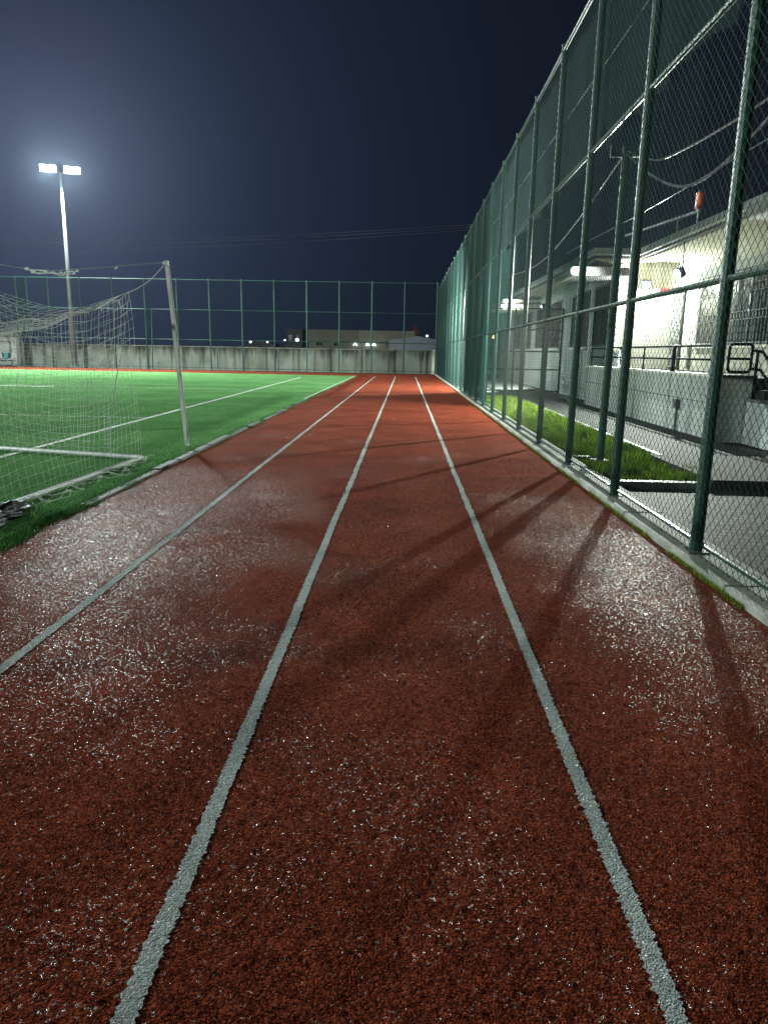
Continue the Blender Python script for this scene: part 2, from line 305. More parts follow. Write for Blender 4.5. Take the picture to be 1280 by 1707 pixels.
M['block_cream'] = block_mat('cream_block', (0.60, 0.60, 0.52), (0.42, 0.42, 0.36), 0.42, 0.11, (0.72, 0.70, 0.62))

def paver_mat():
    m = bpy.data.materials.new('wet_pavers'); m.use_nodes = True; t = m.node_tree; b = t.nodes['Principled BSDF']; L = t.links
    co = t.nodes.new('ShaderNodeTexCoord'); nz = t.nodes.new('ShaderNodeTexNoise'); nz.inputs['Scale'].default_value = 7; L.new(co.outputs['Object'], nz.inputs['Vector'])
    mxv = t.nodes.new('ShaderNodeMix'); mxv.data_type = 'VECTOR'; mxv.inputs[0].default_value = 0.035; L.new(co.outputs['Object'], mxv.inputs[4]); L.new(nz.outputs['Color'], mxv.inputs[5])
    br = t.nodes.new('ShaderNodeTexBrick'); br.inputs['Scale'].default_value = 1; br.inputs['Brick Width'].default_value = 0.20; br.inputs['Row Height'].default_value = 0.10; br.inputs['Mortar Size'].default_value = 0.008
    br.inputs['Color1'].default_value = (0.075, 0.083, 0.074, 1); br.inputs['Color2'].default_value = (0.035, 0.042, 0.036, 1); br.inputs['Mortar'].default_value = (0.02, 0.025, 0.02, 1)
    L.new(mxv.outputs[1], br.inputs['Vector']); L.new(br.outputs['Color'], b.inputs['Base Color'])
    b.inputs['Roughness'].default_value = 0.7; b.inputs['Specular IOR Level'].default_value = 0.08
    bp = t.nodes.new('ShaderNodeBump'); bp.invert = True; bp.inputs['Strength'].default_value = 1.0; bp.inputs['Distance'].default_value = 0.01; L.new(br.outputs['Fac'], bp.inputs['Height'])
    b2 = t.nodes.new('ShaderNodeBump'); b2.inputs['Strength'].default_value = 0.6; b2.inputs['Distance'].default_value = 0.01
    n2 = t.nodes.new('ShaderNodeTexNoise'); n2.inputs['Scale'].default_value = 30; L.new(co.outputs['Object'], n2.inputs['Vector']); L.new(n2.outputs['Fac'], b2.inputs['Height']); L.new(bp.outputs[0], b2.inputs['Normal']); L.new(b2.outputs[0], b.inputs['Normal'])
    return m
M['paver'] = paver_mat()

def net_mat(name, col, alpha, thr=0.0, translucent=0.3):   # fine woven mesh: part open, part thread
    m = bpy.data.materials.new(name); m.use_nodes = True; t = m.node_tree; L = t.links
    for n in list(t.nodes): t.nodes.remove(n)
    o = t.nodes.new('ShaderNodeOutputMaterial'); tr = t.nodes.new('ShaderNodeBsdfTransparent'); df = t.nodes.new('ShaderNodeBsdfDiffuse'); tl = t.nodes.new('ShaderNodeBsdfTranslucent')
    df.inputs[0].default_value = (*col, 1); tl.inputs[0].default_value = (*col, 1)
    m1 = t.nodes.new('ShaderNodeMixShader'); m1.inputs[0].default_value = translucent; L.new(df.outputs[0], m1.inputs[1]); L.new(tl.outputs[0], m1.inputs[2])
    co = t.nodes.new('ShaderNodeTexCoord'); mp = t.nodes.new('ShaderNodeMapping'); mp.inputs['Scale'].default_value = (3, 3, 0.35); L.new(co.outputs['Object'], mp.inputs[0])
    nz = t.nodes.new('ShaderNodeTexNoise'); nz.inputs['Scale'].default_value = 1.5; nz.inputs['Detail'].default_value = 5; L.new(mp.outputs[0], nz.inputs['Vector'])
    mr = t.nodes.new('ShaderNodeMapRange'); mr.inputs[1].default_value = 0.3; mr.inputs[2].default_value = 0.7; mr.inputs[3].default_value = max(0, alpha-0.14); mr.inputs[4].default_value = min(1, alpha+0.14); L.new(nz.outputs['Fac'], mr.inputs[0])
    m2 = t.nodes.new('ShaderNodeMixShader'); L.new(mr.outputs[0], m2.inputs[0]); L.new(tr.outputs[0], m2.inputs[1]); L.new(m1.outputs[0], m2.inputs[2]); L.new(m2.outputs[0], o.inputs[0])
    return m
M['ballnet'] = net_mat('dark_ball_net', (0.032, 0.052, 0.056), 0.66)
M['thinnet'] = net_mat('thin_ball_net', (0.022, 0.048, 0.050), 0.24)
M['shade'] = net_mat('shade_cloth', (0.020, 0.052, 0.050), 0.96)
M['lit_net'] = net_mat('lit_netting', (0.030, 0.066, 0.064), 0.50, translucent=0.5)  # paler copy of the netting, lamp light put into its colour

# ------------------------------------------------------------------ lights: floodlight mast, hooded wall floods
def area_light(name, loc, tgt, sx, sy, power, col, parent=None):
    l = bpy.data.lights.new(name, 'AREA'); l.shape = 'RECTANGLE'; l.size = sx; l.size_y = sy; l.energy = power; l.color = col
    o = bpy.data.objects.new(name, l); COL.objects.link(o); d = Vector(tgt)-Vector(loc)
    o.rotation_euler = d.to_track_quat('-Z', 'Y').to_euler(); o.location = loc
    if parent: o.parent = parent; o.location = Vector(loc)-parent.location
    return o
def floodlight_mast(loc, tgt, power, label):
    x, y, z = loc; H = 12.75
    r = thing('floodlight_mast', label, 'floodlight', loc, 'floodlight masts beside the pitch')
    MB().tube([(x, y, 0.02), (x, y, H)], 0.17, 12, True, 0.085).build('pole', M['mast'], r, smooth=True)
    m = MB(); m.box(x-0.24, x+0.24, y-0.24, y+0.24, 0.0, 0.03)
    for sx in (-1, 1):
        for sy in (-1, 1): m.tube([(x+sx*.18, y+sy*.18, .03), (x+sx*.18, y+sy*.18, .09)], .02, 6)
    m.build('base_plate', M['mast'], r)
    d = Vector((tgt[0]-x, tgt[1]-y, 0)).normalized(); s = Vector((-d.y, d.x, 0)); c = Vector((x, y, H))
    MB().tube([c-s*1.25, c+s*1.25], 0.05, 8).build('crossarm', M['mast'], r)
    dn = (Vector(tgt)-c).normalized(); up = s.cross(dn).normalized()
    if up.z < 0: up = -up
    for k in (-1.0, -0.48, 0.48, 1.0):
        q = c+s*k+d*0.12+Vector((0, 0, 0.18))
        def P(a, b_, c_): return q+s*a+up*b_+dn*c_
        vs = [P(-.15, -.13, -.16), P(.15, -.13, -.16), P(.15, .13, -.16), P(-.15, .13, -.16), P(-.24, -.22, .06), P(.24, -.22, .06), P(.24, .22, .06), P(-.24, .22, .06)]
        h = MB().add(vs, [(0, 3, 2, 1), (0, 1, 5, 4), (1, 2, 6, 5), (2, 3, 7, 6), (3, 0, 4, 7), (4, 5, 6, 7)]).build('lamp_head', M['mast'], r)
        MB().add([P(-.225, -.205, .066), P(.225, -.205, .066), P(.225, .205, .066), P(-.225, .205, .066)], [(0, 1, 2, 3)]).build('lens', M['flood'], h)
        MB().tube([c+s*k, q-dn*.16], 0.025, 6).build('bracket', M['mast'], h)
    area_light('flood_lamp', tuple(c+Vector((0, 0, .18))+dn*0.32), tgt, 2.4, 0.5, power, (0.88, 1.0, 0.94), r)
    return r
floodlight_mast((-23.3, 51.0, 0), (-4, -6, 0), 16500, 'tall grey floodlight mast with a blazing row of lamps behind the far fence')
floodlight_mast((-44.0, -5.0, 0), (-22, 46, 0.5), 19000, 'added tall floodlight mast, unseen to the left, lighting the far wall and goal')  # unseen mast, added to light the far wall and the goal

def wall_flood(loc, aim, power, anchor, label, spot=3.14, rad=0.05, lens='lamp_near'):
    r = thing('wall_floodlight', label, 'lamp', loc, 'floodlights on the low building')
    p = Vector(loc); d = Vector(aim).normalized(); s = d.cross(Vector((0, 0, 1))).normalized(); up = s.cross(d)
    def P(a, b_, c_): return p+s*a+up*b_+d*c_
    vs = [P(-.11, -.09, -.12), P(.11, -.09, -.12), P(.11, .09, -.12), P(-.11, .09, -.12), P(-.14, -.12, 0), P(.14, -.12, 0), P(.14, .12, 0), P(-.14, .12, 0)]
    MB().add(vs, [(0, 3, 2, 1), (0, 1, 5, 4), (1, 2, 6, 5), (2, 3, 7, 6), (3, 0, 4, 7), (4, 5, 6, 7)]).build('housing', M['black'], r)
    m = MB(); pr = [(0.10*math.cos(a_), 0.10*math.sin(a_)) for a_ in [i*math.pi/10 for i in range(6)]]; n = 12; vs = []
    for (rad_, dep) in pr: vs += [P(rad_*math.cos(2*math.pi*j/n), rad_*math.sin(2*math.pi*j/n), .008+dep*.9) for j in range(n)]
    m.add(vs, [(i*n+j, i*n+(j+1) % n, (i+1)*n+(j+1) % n, (i+1)*n+j) for i in range(5) for j in range(n)]); m.build('lens', M[lens], r, smooth=True)
    MB().tube([P(0, 0, -.12), anchor], 0.011, 6).build('bracket', M['black'], r)
    l = bpy.data.lights.new('wall_lamp', 'SPOT' if spot < 3.5 else 'POINT'); l.energy = power; l.color = (0.92, 1.0, 0.90); l.shadow_soft_size = rad
    if spot < 3.5: l.spot_size = spot; l.spot_blend = 0.25
    o = bpy.data.objects.new('wall_lamp', l); COL.objects.link(o); o.parent = r; o.location = d*0.16
    o.rotation_euler = d.to_track_quat('-Z', 'Y').to_euler()
    return r
wall_flood((6.16, 17.33, 3.30), (-0.80, -0.16, -0.42), 4800, (6.24, 17.33, 4.0), 'bright small floodlight under the eave near the inner corner of the low building')
wall_flood((6.46, 20.47, 3.33), (-0.35, -0.75, -0.45), 480, (6.55, 20.84, 3.42), 'blazing lamp on the return wall whose glow bleaches the wall around it', 4.0, .06)
wall_flood((5.42, 29.8, 3.30), (-0.95, 0.45, -0.35), 17000, (5.88, 29.8, 3.3), 'floodlight on the low building beyond the dark shade cloth, hidden by the fence', 2.35, .05, 'lamp_far')

# ------------------------------------------------------------------ ground surfaces
def sheet(name, x0, x1, y0, y1, z, m, label=None, nx=1, ny=1):
    b = MB(); b.add([(x0, y0, z), (x1, y0, z), (x1, y1, z), (x0, y1, z)], [(0, 1, 2, 3)])
    o = b.build(name, m); return tag(o, label or None, None, None, 'structure')
sheet('ground', -900, 900, -60, 1500, -0.03, M['soil'])
b = MB()
b.add([(-2.93, -4, 0), (2.02, -4, 0), (2.02, 49.6, 0), (-2.93, 49.6, 0), (-45, 43.6, 0), (-2.93, 43.6, 0), (-45, 49.6, 0)], [(0, 1, 2, 3), (4, 5, 3, 6)])
tag(b.build('running_track', M['track']), kind='structure')
sheet('football_pitch', -80, -2.96, -30, 43.5, 0.018, M['turf'])
def jag_line(name, pts, w_, z, m, near=0.006, step=0.006, ymax=14):   # painted line with a ragged edge
    b = MB(); (xa, ya), (xb, yb) = pts; Ls = math.hypot(xb-xa, yb-ya); dx, dy = (xb-xa)/Ls, (yb-ya)/Ls
    t = 0; rows = []
    while t < Ls:
        y = ya+dy*t; st = step if y < 6 else (0.06 if y < ymax else 1.0)
        j = near if y < 6 else (near*1.2 if y < ymax else 0.003)
        wob = 0.002*math.sin(y*1.1+xa*3)+0.0015*math.sin(y*4.1+xa)
        l_ = w_/2+random.gauss(0, j*0.6); r_ = w_/2+random.gauss(0, j*0.6)
        rows.append(((xa+dx*t-dy*l_+wob, y+dx*l_, z), (xa+dx*t+dy*r_+wob, y-dx*r_, z))); t += st
    vs = [p for q in rows for p in q]; fs = [(2*i, 2*i+1, 2*i+3, 2*i+2) for i in range(len(rows)-1)]
    return tag(b.add(vs, fs).build(name, m), kind='structure')
for k in range(3):
    x = -1.773+k*1.2014
    jag_line('lane_line', [(x, 0.3), (x, 44.6)], 0.052, 0.004, M['line'])
jag_line('pitch_line', [(-5.02, 0.5), (-5.60, 39.3)], 0.10, 0.024, M['pitch_line'], 0.008, 0.05)
for (xa, xb, y, ww) in ((-14.5, -5.45, 26.0, 0.09), (-14, -5.2, 14.6, 0.06), (-60, -12.4, 25.3, 0.28)):
    b = MB(); b.add([(xa, y, .023), (xb, y, .023), (xb, y+ww, .023), (xa, y+ww, .023)], [(0, 1, 2, 3)]); tag(b.build('pitch_line', M['pitch_line']), kind='structure')
sheet('track_border_line', -3.02, -2.94, 21.5, 43.4, 0.026, M['pitch_line'])

# loose rubber crumbs lying on the near track: they catch the light
def crumbs(name, n, x0, x1, yf, m, r0_, r1_):
    y = yf(rng.random(n)); x = x0+(x1-x0)*rng.random(n)
    r = r0_+(r1_-r0_)*rng.random(n)**2; th = rng.random((n, 3))*6.28
    base = np.array([[1, 0, -.4], [-.5, .87, -.4], [-.5, -.87, -.4], [0, 0, .9]])
    V = np.zeros((n, 4, 3))
    for i in range(4):
        v = base[i]; a, c = th[:, 0], th[:, 1]*.25
        px = v[0]*np.cos(a)-v[1]*np.sin(a); py = v[0]*np.sin(a)+v[1]*np.cos(a); pz = v[2]+0*a
        py2 = py*np.cos(c)-pz*np.sin(c); pz2 = py*np.sin(c)+pz*np.cos(c)
        V[:, i] = np.stack([x+px*r*(1+.8*rng.random(n)), y+py2*r, 0.001+r*.35+pz2*r*.75], 1)
    bs = np.arange(n)[:, None]*4
    F = np.concatenate([bs+np.array([q]) for q in ([0, 1, 3], [1, 2, 3], [2, 0, 3])], 0)
    return tag(raw(name, V.reshape(-1, 3), F, m), kind='stuff')
crumbs('rubber_crumbs', 150000, -2.9, 2.0, lambda u: 0.55+9.5*u**1.7, M['track'], 0.0015, 0.0042)

# ------------------------------------------------------------------ grass blades
def blades(name, n, xyf, hmin, hmax, wd, m, z0=0.0, lean=0.5):
    x, y, sc = xyf(n); n = len(x); h = (hmin+(hmax-hmin)*rng.random(n))*sc; a = rng.random(n)*6.283; l = lean*h*rng.random(n); a2 = rng.random(n)*6.283
    ww = wd*(0.6+0.8*rng.random(n)); z = np.zeros(n)+z0
    dx, dy = np.cos(a)*ww, np.sin(a)*ww
    V = np.stack([np.stack([x-dx, y-dy, z], 1), np.stack([x+dx, y+dy, z], 1), np.stack([x+np.cos(a2)*l, y+np.sin(a2)*l, z+h], 1)], 1).reshape(-1, 3)
    F = np.arange(3*n).reshape(-1, 3)
    return tag(raw(name, V, F, m), kind='stuff')
def near_turf(n):
    y = 3.2+30*rng.random(n)**2.0; x = -2.93-(4.2+y*0.25)*rng.random(n)**1.3
    x += 0.02*np.sin(y*2.3)+0.012*np.sin(y*6.1)+0.02; return x, y, np.ones(n)
blades('turf_fibres', 300000, near_turf, 0.010, 0.026, 0.0028, M['fibre'], 0.014, 1.2)
def edge_turf(n):
    y = 3.2+40*rng.random(n)**1.8; x = -2.95+0.045*rng.standard_normal(n)+0.03*np.sin(y*1.9)+0.02*np.sin(y*5.3)+0.10*rng.random(n)*(y < 6.6); return x, y, np.ones(n)
blades('turf_edge_fibres', 30000, edge_turf, 0.015, 0.042, 0.004, M['fibre'], 0.0, 1.0)
def patch(n):
    x = 2.36+1.25*rng.random(n); y = 8.12+16*rng.random(n)**1.2
    cl = np.sin(x*5.1+1)*np.sin(y*3.7)+0.7*np.sin(x*11+y*5.1)+.4*np.sin(y*13-x*9); k = (rng.random(n) < 0.45+0.45*cl)
    return x[k], y[k], (0.7+0.5*cl.clip(-1, 1.3))[k]
blades('grass_patch', 70000, patch, 0.04, 0.15, 0.009, M['grass'], 0.0, 0.9)
def moss(n):
    y = 4+26*rng.random(n)**1.3; x = 2.0+0.012*rng.standard_normal(n); k = np.sin(y*3.1)+np.sin(y*7.7+1)+rng.random(n)*2 > 0.6
    return x[k], y[k], np.ones(n)[k]
blades('kerb_moss', 16000, moss, 0.008, 0.035, 0.004, M['grass'], 0.0, 1.0)

# ------------------------------------------------------------------ kerbs and paving beyond the fence
b = MB(); y = -2.0
while y < 49.9:
    L = 2.093; b.box(2.00, 2.36, y+0.006, y+L-0.006, -0.02, 0.055+random.uniform(-.004, .004)); y += L
o = b.build('kerb', M['concrete']); tag(o, kind='structure')
bv = o.modifiers.new('bevel', 'BEVEL'); bv.width = 0.012; bv.segments = 2
b = MB(); y = 6.3
while y < 21.4:
    L = random.choice([0.5, 0.5, 0.75, 1.0]); jx = random.uniform(-.015, .015); hz = 0.030+random.uniform(-.014, .012)
    if not (13.9 < y < 14.5 or 18.2 < y < 18.6): b.box(-2.955+jx, -2.855+jx, y+0.01, y+L-0.01, -0.02, hz)
    y += L
o = b.build('pitch_kerb', M['kerb_stone']); tag(o, kind='structure'); bv = o.modifiers.new('bevel', 'BEVEL'); bv.width = 0.01; bv.segments = 2
sheet('paving', 2.36, 9.0, -4, 7.88, 0.0, M['paver'])
sheet('path', 3.62, 5.29, 9.98, 45, 0.04, M['slab'])
sheet('yard', 2.36, 5.9, 24.2, 60, 0.0, M['soil'])
b = MB(); b.box(2.37, 3.4, 7.88, 8.0, -0.02, 0.075); b.box(3.60, 3.68, 9.98, 24, -0.02, 0.075)
b.box(2.37, 2.62, 10.02, 10.12, -.02, .05); tag(b.build('grass_kerb', M['stone_dark']), kind='structure')
b = MB(); b.box(3.4, 9.0, 7.88, 9.95, -0.02, 0.11); tag(b.build('step_platform', M['slab']), kind='structure')
blades('paving_weeds', 3000, lambda n: (3.62+0.03*rng.standard_normal(n), 9.9+14*rng.random(n), np.ones(n)), 0.02, 0.09, 0.005, M['grass'])

# ------------------------------------------------------------------ right-hand fence
FX = 2.136; Y1, DP = 5.08, 2.093; RZ = (1.94, 3.77, 5.62)
fence = thing('chain_link_fence', 'tall green chain link fence with netting running along the right side of the track', 'fence', (FX, 5.08, 0.055))
for k in range(-2, 23):
    y = Y1+k*DP
    if y > 50.0: break
    lean = random.uniform(-.012, .012)
    m = MB(); m.tube([(FX, y, 0.05), (FX+lean, y, 5.68)], 0.044, 10); m.tube([(FX+lean, y, 5.68), (FX+lean, y, 5.70)], 0.052, 10)
    p = m.build('post', M['green'], fence, smooth=False)
    MB().box(FX-.075, FX+.075, y-.075, y+.075, .05, .062).build('base_plate', M['stone_dark'], p)
for z in RZ:
    MB().tube([(FX, 0.9, z), (FX, 49.9, z)], 0.024, 8).build('rail', M['green'], fence)
m = MB(); m.box(FX+.03, FX+.036, 0.9, 49.9, .085, .125); m.box(FX+.0, FX+.036, 0.9, 49.9, .119, .125); m.build('rail', M['green'], fence)
def chainlink(y0, y1, z0, z1, cw, ch, r, xf, along='y', coord=0.0):
    n = int((y1-y0)/(cw/2)); mrows = int((z1-z0)/(ch/2)); A = []; B = []
    k = np.arange(n)[:, None]; j = np.arange(mrows)[None, :]
    s0 = ((j+k) % 2); s1 = ((j+1+k) % 2)
    # wire k zigzags between column k and k+1; neighbours mirror so diamonds form
    ya = y0+(k+s0)*cw/2; yb = y0+(k+s1)*cw/2; za = z0+j*ch/2+0*k; zb = z0+(j+1)*ch/2+0*k
    ya = ya+0*j; yb = yb+0*j
    def P(yy, zz):
        off = xf(yy, zz)
        return np.stack([off, yy, zz], -1) if along == 'y' else np.stack([yy, off, zz], -1)
    return wire_strips(P(ya, za).reshape(-1, 3), P(yb, zb).reshape(-1, 3), r)
def bulge(yy, zz):
    return FX-0.052-0.018*np.sin(np.pi*((yy-Y1) % DP)/DP)*np.sin(zz*1.9+0.4*np.sin(yy*0.9))
Vs = []; Fs = []; o_ = 0
for args in ((0.9, 5.08+5*DP, 0.06, 5.62, 0.088, 0.088, 0.0021), (5.08+5*DP, 5.08+10*DP, 0.06, 5.62, 0.10, 0.10, 0.0024), (5.08+10*DP, 49.8, 0.06, 5.62, 0.16, 0.16, 0.0032)):
    V, F = chainlink(*args, bulge); Vs.append(V); Fs.append(F+o_); o_ += len(V)
# tie wires where the mesh is laced to the posts
A = []; B_ = []
for k in range(0, 8):
    y = Y1+k*DP
    for z in np.arange(0.25, 5.5, 0.30):
        A.append((FX-.06, y-.045, z)); B_.append((FX-.06, y+.045, z+.03))
V, F = wire_strips(A, B_, 0.002); Vs.append(V); Fs.append(F+o_)
raw('chain_link', np.concatenate(Vs), np.concatenate(Fs), M['wire'], fence)
def hanging(name, y0, y1, z0, z1, m, x0, amp, ny, parent, seed=0, rag=0.0, nz=10, kind=None):
    yy = np.linspace(y0, y1, ny); zz = np.linspace(0, 1, nz); r = np.random.default_rng(seed)
    ph = r.random(6)*6.28
    V = np.zeros((nz, ny, 3))
    sagt = -0.03*np.abs(np.sin(np.pi*(yy-Y1)/DP)); ragb = rag*(np.sin(yy*2.1+ph[3])+0.6*np.sin(yy*5.3+ph[4]))
    for i, t in enumerate(zz):
        a = amp*(0.25+0.75*t)
        x = x0+a*(np.sin(yy*4.1+ph[0]+0.8*math.sin(t*2+ph[5]))*0.5+np.sin(yy*9.7+ph[1]+t*1.3)*0.35+np.sin(yy*19+ph[2]+t*.8)*0.2)
        V[i] = np.stack([x, yy, (z1+sagt)*(1-t)+(z0+ragb)*t], 1)
    idx = np.arange(nz*ny).reshape(nz, ny)
    F = np.stack([idx[:-1, :-1], idx[:-1, 1:], idx[1:, 1:], idx[1:, :-1]], -1).reshape(-1, 4)
    return raw(name, V.reshape(-1, 3), F, m, parent, True)
hanging('netting', 0.9, 49.8, 3.80, 5.62, M['ballnet'], FX+0.12, 0.09, 1500, fence, 1, 0.0)
hanging('netting', 6.2, 15.6, 1.98, 3.76, M['thinnet'], FX+0.11, 0.04, 300, fence, 2, 0.0)['label'] = 'thin dark netting of the middle tier'
hanging('shade_cloth', 20.0, 27.2, 0.12, 5.6, M['shade'], FX+0.09, 0.05, 300, fence, 3, 0.0)['label'] = 'dense dark green shade cloth'
hanging('shade_cloth', 15.6, 20.0, 1.98, 3.74, M['lit_net'], FX+0.09, 0.05, 240, fence, 4, 0.0)['label'] = 'translucent netting with lamp light put into its paler green'
hanging('shade_cloth', 27.2, 38.5, 0.12, 3.74, M['lit_net'], FX+0.09, 0.06, 400, fence, 5, 0.0)['label'] = 'translucent netting far along the fence with lamp light put into its paler green'
hanging('shade_cloth', 38.5, 49.8, 0.12, 5.6, M['shade'], FX+0.09, 0.05, 400, fence, 6, 0.0)['label'] = 'dark shade cloth at the far end'

# ------------------------------------------------------------------ far fence
FY = 49.93
ff = thing('chain_link_fence', 'green chain link fence crossing behind the far end of the pitch and track', 'fence', (-11.1, FY, 0))
xs = [-11.111+2.1963*i for i in range(-12, 6)]+[FX-0.1]
for x in xs:
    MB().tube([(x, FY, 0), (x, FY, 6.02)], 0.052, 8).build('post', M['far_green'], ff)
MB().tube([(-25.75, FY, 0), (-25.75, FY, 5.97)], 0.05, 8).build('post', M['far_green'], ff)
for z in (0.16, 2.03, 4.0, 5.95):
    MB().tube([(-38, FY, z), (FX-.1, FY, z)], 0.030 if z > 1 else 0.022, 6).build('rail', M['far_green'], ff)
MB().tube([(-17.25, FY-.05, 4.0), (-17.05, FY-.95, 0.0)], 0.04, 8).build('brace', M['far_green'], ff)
V, F = chainlink(-38, FX-.1, 0.1, 5.95, 0.17, 0.17, 0.0034, lambda a, z: FY-0.06+0*a+0*z, 'x'); raw('chain_link', V, F, M['wire'], ff)
yy = np.linspace(0, 1, 2)
raw('netting', [(-26.45, FY+.03, 2.05), (-25.78, FY+.03, 2.05), (-25.78, FY+.03, 5.92), (-26.45, FY+.03, 5.92)], [(0, 1, 2, 3)], M['lit_net'], ff)['label'] = 'pale green netting panel'

# ------------------------------------------------------------------ concrete wall behind the far fence
bw = thing('boundary_wall', 'low stained concrete wall running behind the far fence', 'wall', (-10, 52.0, 0))
MB().box(-60, 12, 52.0, 52.25, -0.03, 1.56).build('wall_body', M['wall'], bw)
MB().box(-60, 12, 51.975, 52.28, 1.56, 1.62).build('coping', M['concrete'], bw)
for k in range(24):
    x = -45+k*2.42+random.uniform(-.45, .45)
    MB().box(x, x+random.choice([.05, .07, .12]), 51.972, 51.997, 0.0, 1.555).build('post_shadow_strip', M['stone_dark'], bw)  # dark strips standing in for fence post shadows on the wall

# ------------------------------------------------------------------ team dugout
du = thing('dugout', 'grey team dugout with curved shell at the far left corner', 'dugout', (-29.0, 51.0, 0))
prof = [(51.75, 0.05), (51.75, 1.5), (51.62, 1.95), (51.35, 2.22), (51.0, 2.3), (50.55, 2.26), (50.55, 2.22), (50.98, 2.26), (51.32, 2.18), (51.57, 1.92), (51.70, 1.5), (51.70, 0.05)]
MB().prism(prof, 0, -31.5, -27.3).build('shell', M['poly'], du)
MB().prism([(50.6, 0.05), (51.74, 0.05), (51.74, 1.5), (51.6, 1.95), (51.35, 2.2), (50.95, 2.25), (50.75, 1.4)], 0, -27.29, -27.25).build('side_panel', M['poly'], du)
m = MB()
for x in (-31.4, -29.4, -27.4): m.tube([(x, 50.58, .02), (x, 50.58, 2.24)], .03, 6)
m.tube([(-31.4, 50.58, 2.22), (-27.4, 50.58, 2.22)], .03, 6); m.build('frame', M['white_metal'], du)
MB().box(-31.3, -27.5, 51.2, 51.6, 0.42, 0.48).build('bench', M['white_metal'], du)
for i in range(7):
    x = -31.05+i*0.53; c = ('seat_white', 'teal')[i % 2]
    m = MB(); m.box(x-.21, x+.21, 51.15, 51.55, .49, .53); m.prism([(x-.21, .53), (x+.21, .53), (x+.17, .92), (x-.17, .92)], 1, 51.5, 51.56)
    m.build('seat', M[c], du)

# ------------------------------------------------------------------ goal with draped net
g = thing('football_goal', 'white portable goal with a sagging string net standing beside the track', 'goal', (-4.4, 6.0, 0.02))
def bar(p, q, r=0.028, n=8, name='ground_bar', mt='white_metal', parent=g): return MB().tube([p, q], r, n).build(name, M[mt], parent)
RB = [(-3.34, 9.03, .05), (-3.50, 5.2, .05), (-3.60, 2.4, .05)]
MB().tube(RB, 0.026, 8).build('ground_bar', M['white_metal'], g)['label'] = 'rear ground bar along the kerb'
bar((-3.34, 9.03, .05), (-5.80, 9.68, .05)); bar((-3.60, 2.4, .05), (-5.85, 2.2, .05))
bar((-5.80, 9.68, .02), (-5.80, 9.68, 2.42), .035, 10, 'goal_post'); bar((-5.85, 2.2, .02), (-5.85, 2.2, 2.42), .035, 10, 'goal_post')
bar((-5.80, 9.68, 2.40), (-5.85, 2.2, 2.40), .035, 10, 'crossbar')
def netgrid(P, nu, nv, r=0.0018):   # P(u,v) -> point; strings along both directions
    U = np.linspace(0, 1, nu); Vv = np.linspace(0, 1, nv)
    G = np.array([[P(u, v) for u in U] for v in Vv]); A = np.concatenate([G[:, :-1].reshape(-1, 3), G[:-1].reshape(-1, 3)]); B = np.concatenate([G[:, 1:].reshape(-1, 3), G[1:].reshape(-1, 3)])
    return wire_strips(A, B, r)
def topz(Y):
    t = (9.03-Y)/6.6; return 2.08-4*0.42*t*(1-t)-0.05*math.sin(math.pi*t)
def rear(u, v):
    Y = 9.03-6.6*u; zt = topz(Y)+0.02*math.sin(Y*7); zb = 0.05; v2 = v**1.05
    bow = 0.10*math.sin(math.pi*v)*math.sin(math.pi*min(1, u*1.2))
    xt = -3.39-0.05*u; xb = -3.345-0.04*(9.03-Y)
    return (xt*(1-v)+xb*v-bow+0.012*math.sin(Y*9+v*5), Y+0.13*math.sin(math.pi*v)*math.sin(u*9)+0.04*math.sin(v*8+u*20), zt*(1-v2)+zb*v2-0.07*math.sin(math.pi*v)*math.sin(u*math.pi*3)**2)
def side(u, v):
    xt, yt = -3.39-2.41*u, 9.03+0.65*u; xb = -3.42-2.36*u; zt = 2.08+0.32*u-4*0.42*u*(1-u)
    k = 0.33*(1-u)**3*math.sin(v*math.pi/2)
    return (xt*(1-v)+xb*v-k+0.02*math.sin(v*7+u*9), yt+0.10*math.sin(math.pi*v)+0.02*math.sin(u*25), zt*(1-v)+0.05*v-0.10*math.sin(math.pi*v)*math.sin(math.pi*u))
def top(u, v):
    Y = 9.03-6.6*u; zt = topz(Y); z = zt*(1-v)+2.40*v-4*0.32*v*(1-v)-0.22*math.sin(math.pi*u)*math.sin(math.pi*v)
    return ((-3.39-.05*u)*(1-v)-5.8*v, Y+0.65*v*(1-u), z+0.015*math.sin(u*40+v*13))
V, F = netgrid(rear, 60, 19); raw('net', V, F, M['string'], g)['label'] = 'rear net panel'
V, F = netgrid(side, 23, 19); raw('net', V, F, M['string'], g)['label'] = 'side net panel'
V, F = netgrid(top, 58, 20); raw('net', V, F, M['string'], g)['label'] = 'sagging top net panel'
def fringe(u, v):
    Y = 9.1-6.4*u; xb = -3.345-0.04*(9.03-Y)
    wv = 0.24*(0.35+0.65*min(1, u*5))*(1+0.25*math.sin(Y*5)+.15*math.sin(Y*13))
    return (xb+wv*v+0.02*math.sin(Y*17+v*3), Y+0.05*math.sin(v*6+Y*9), 0.045+0.02*math.sin(Y*8+v*5)+0.015*math.sin(Y*23))
V, F = netgrid(fringe, 70, 5, 0.0022); raw('net', V, F, M['string'], g)['label'] = 'loose edge of net lying on the turf'
MB().tube([rear(u/40, 0) for u in range(41)], 0.006, 5).build('rope', M['rope'], g)['label'] = 'top edge rope of the net'
MB().tube([side(0, v/16) for v in range(17)], 0.005, 5).build('rope', M['rope'], g)['label'] = 'corner rope of the net'
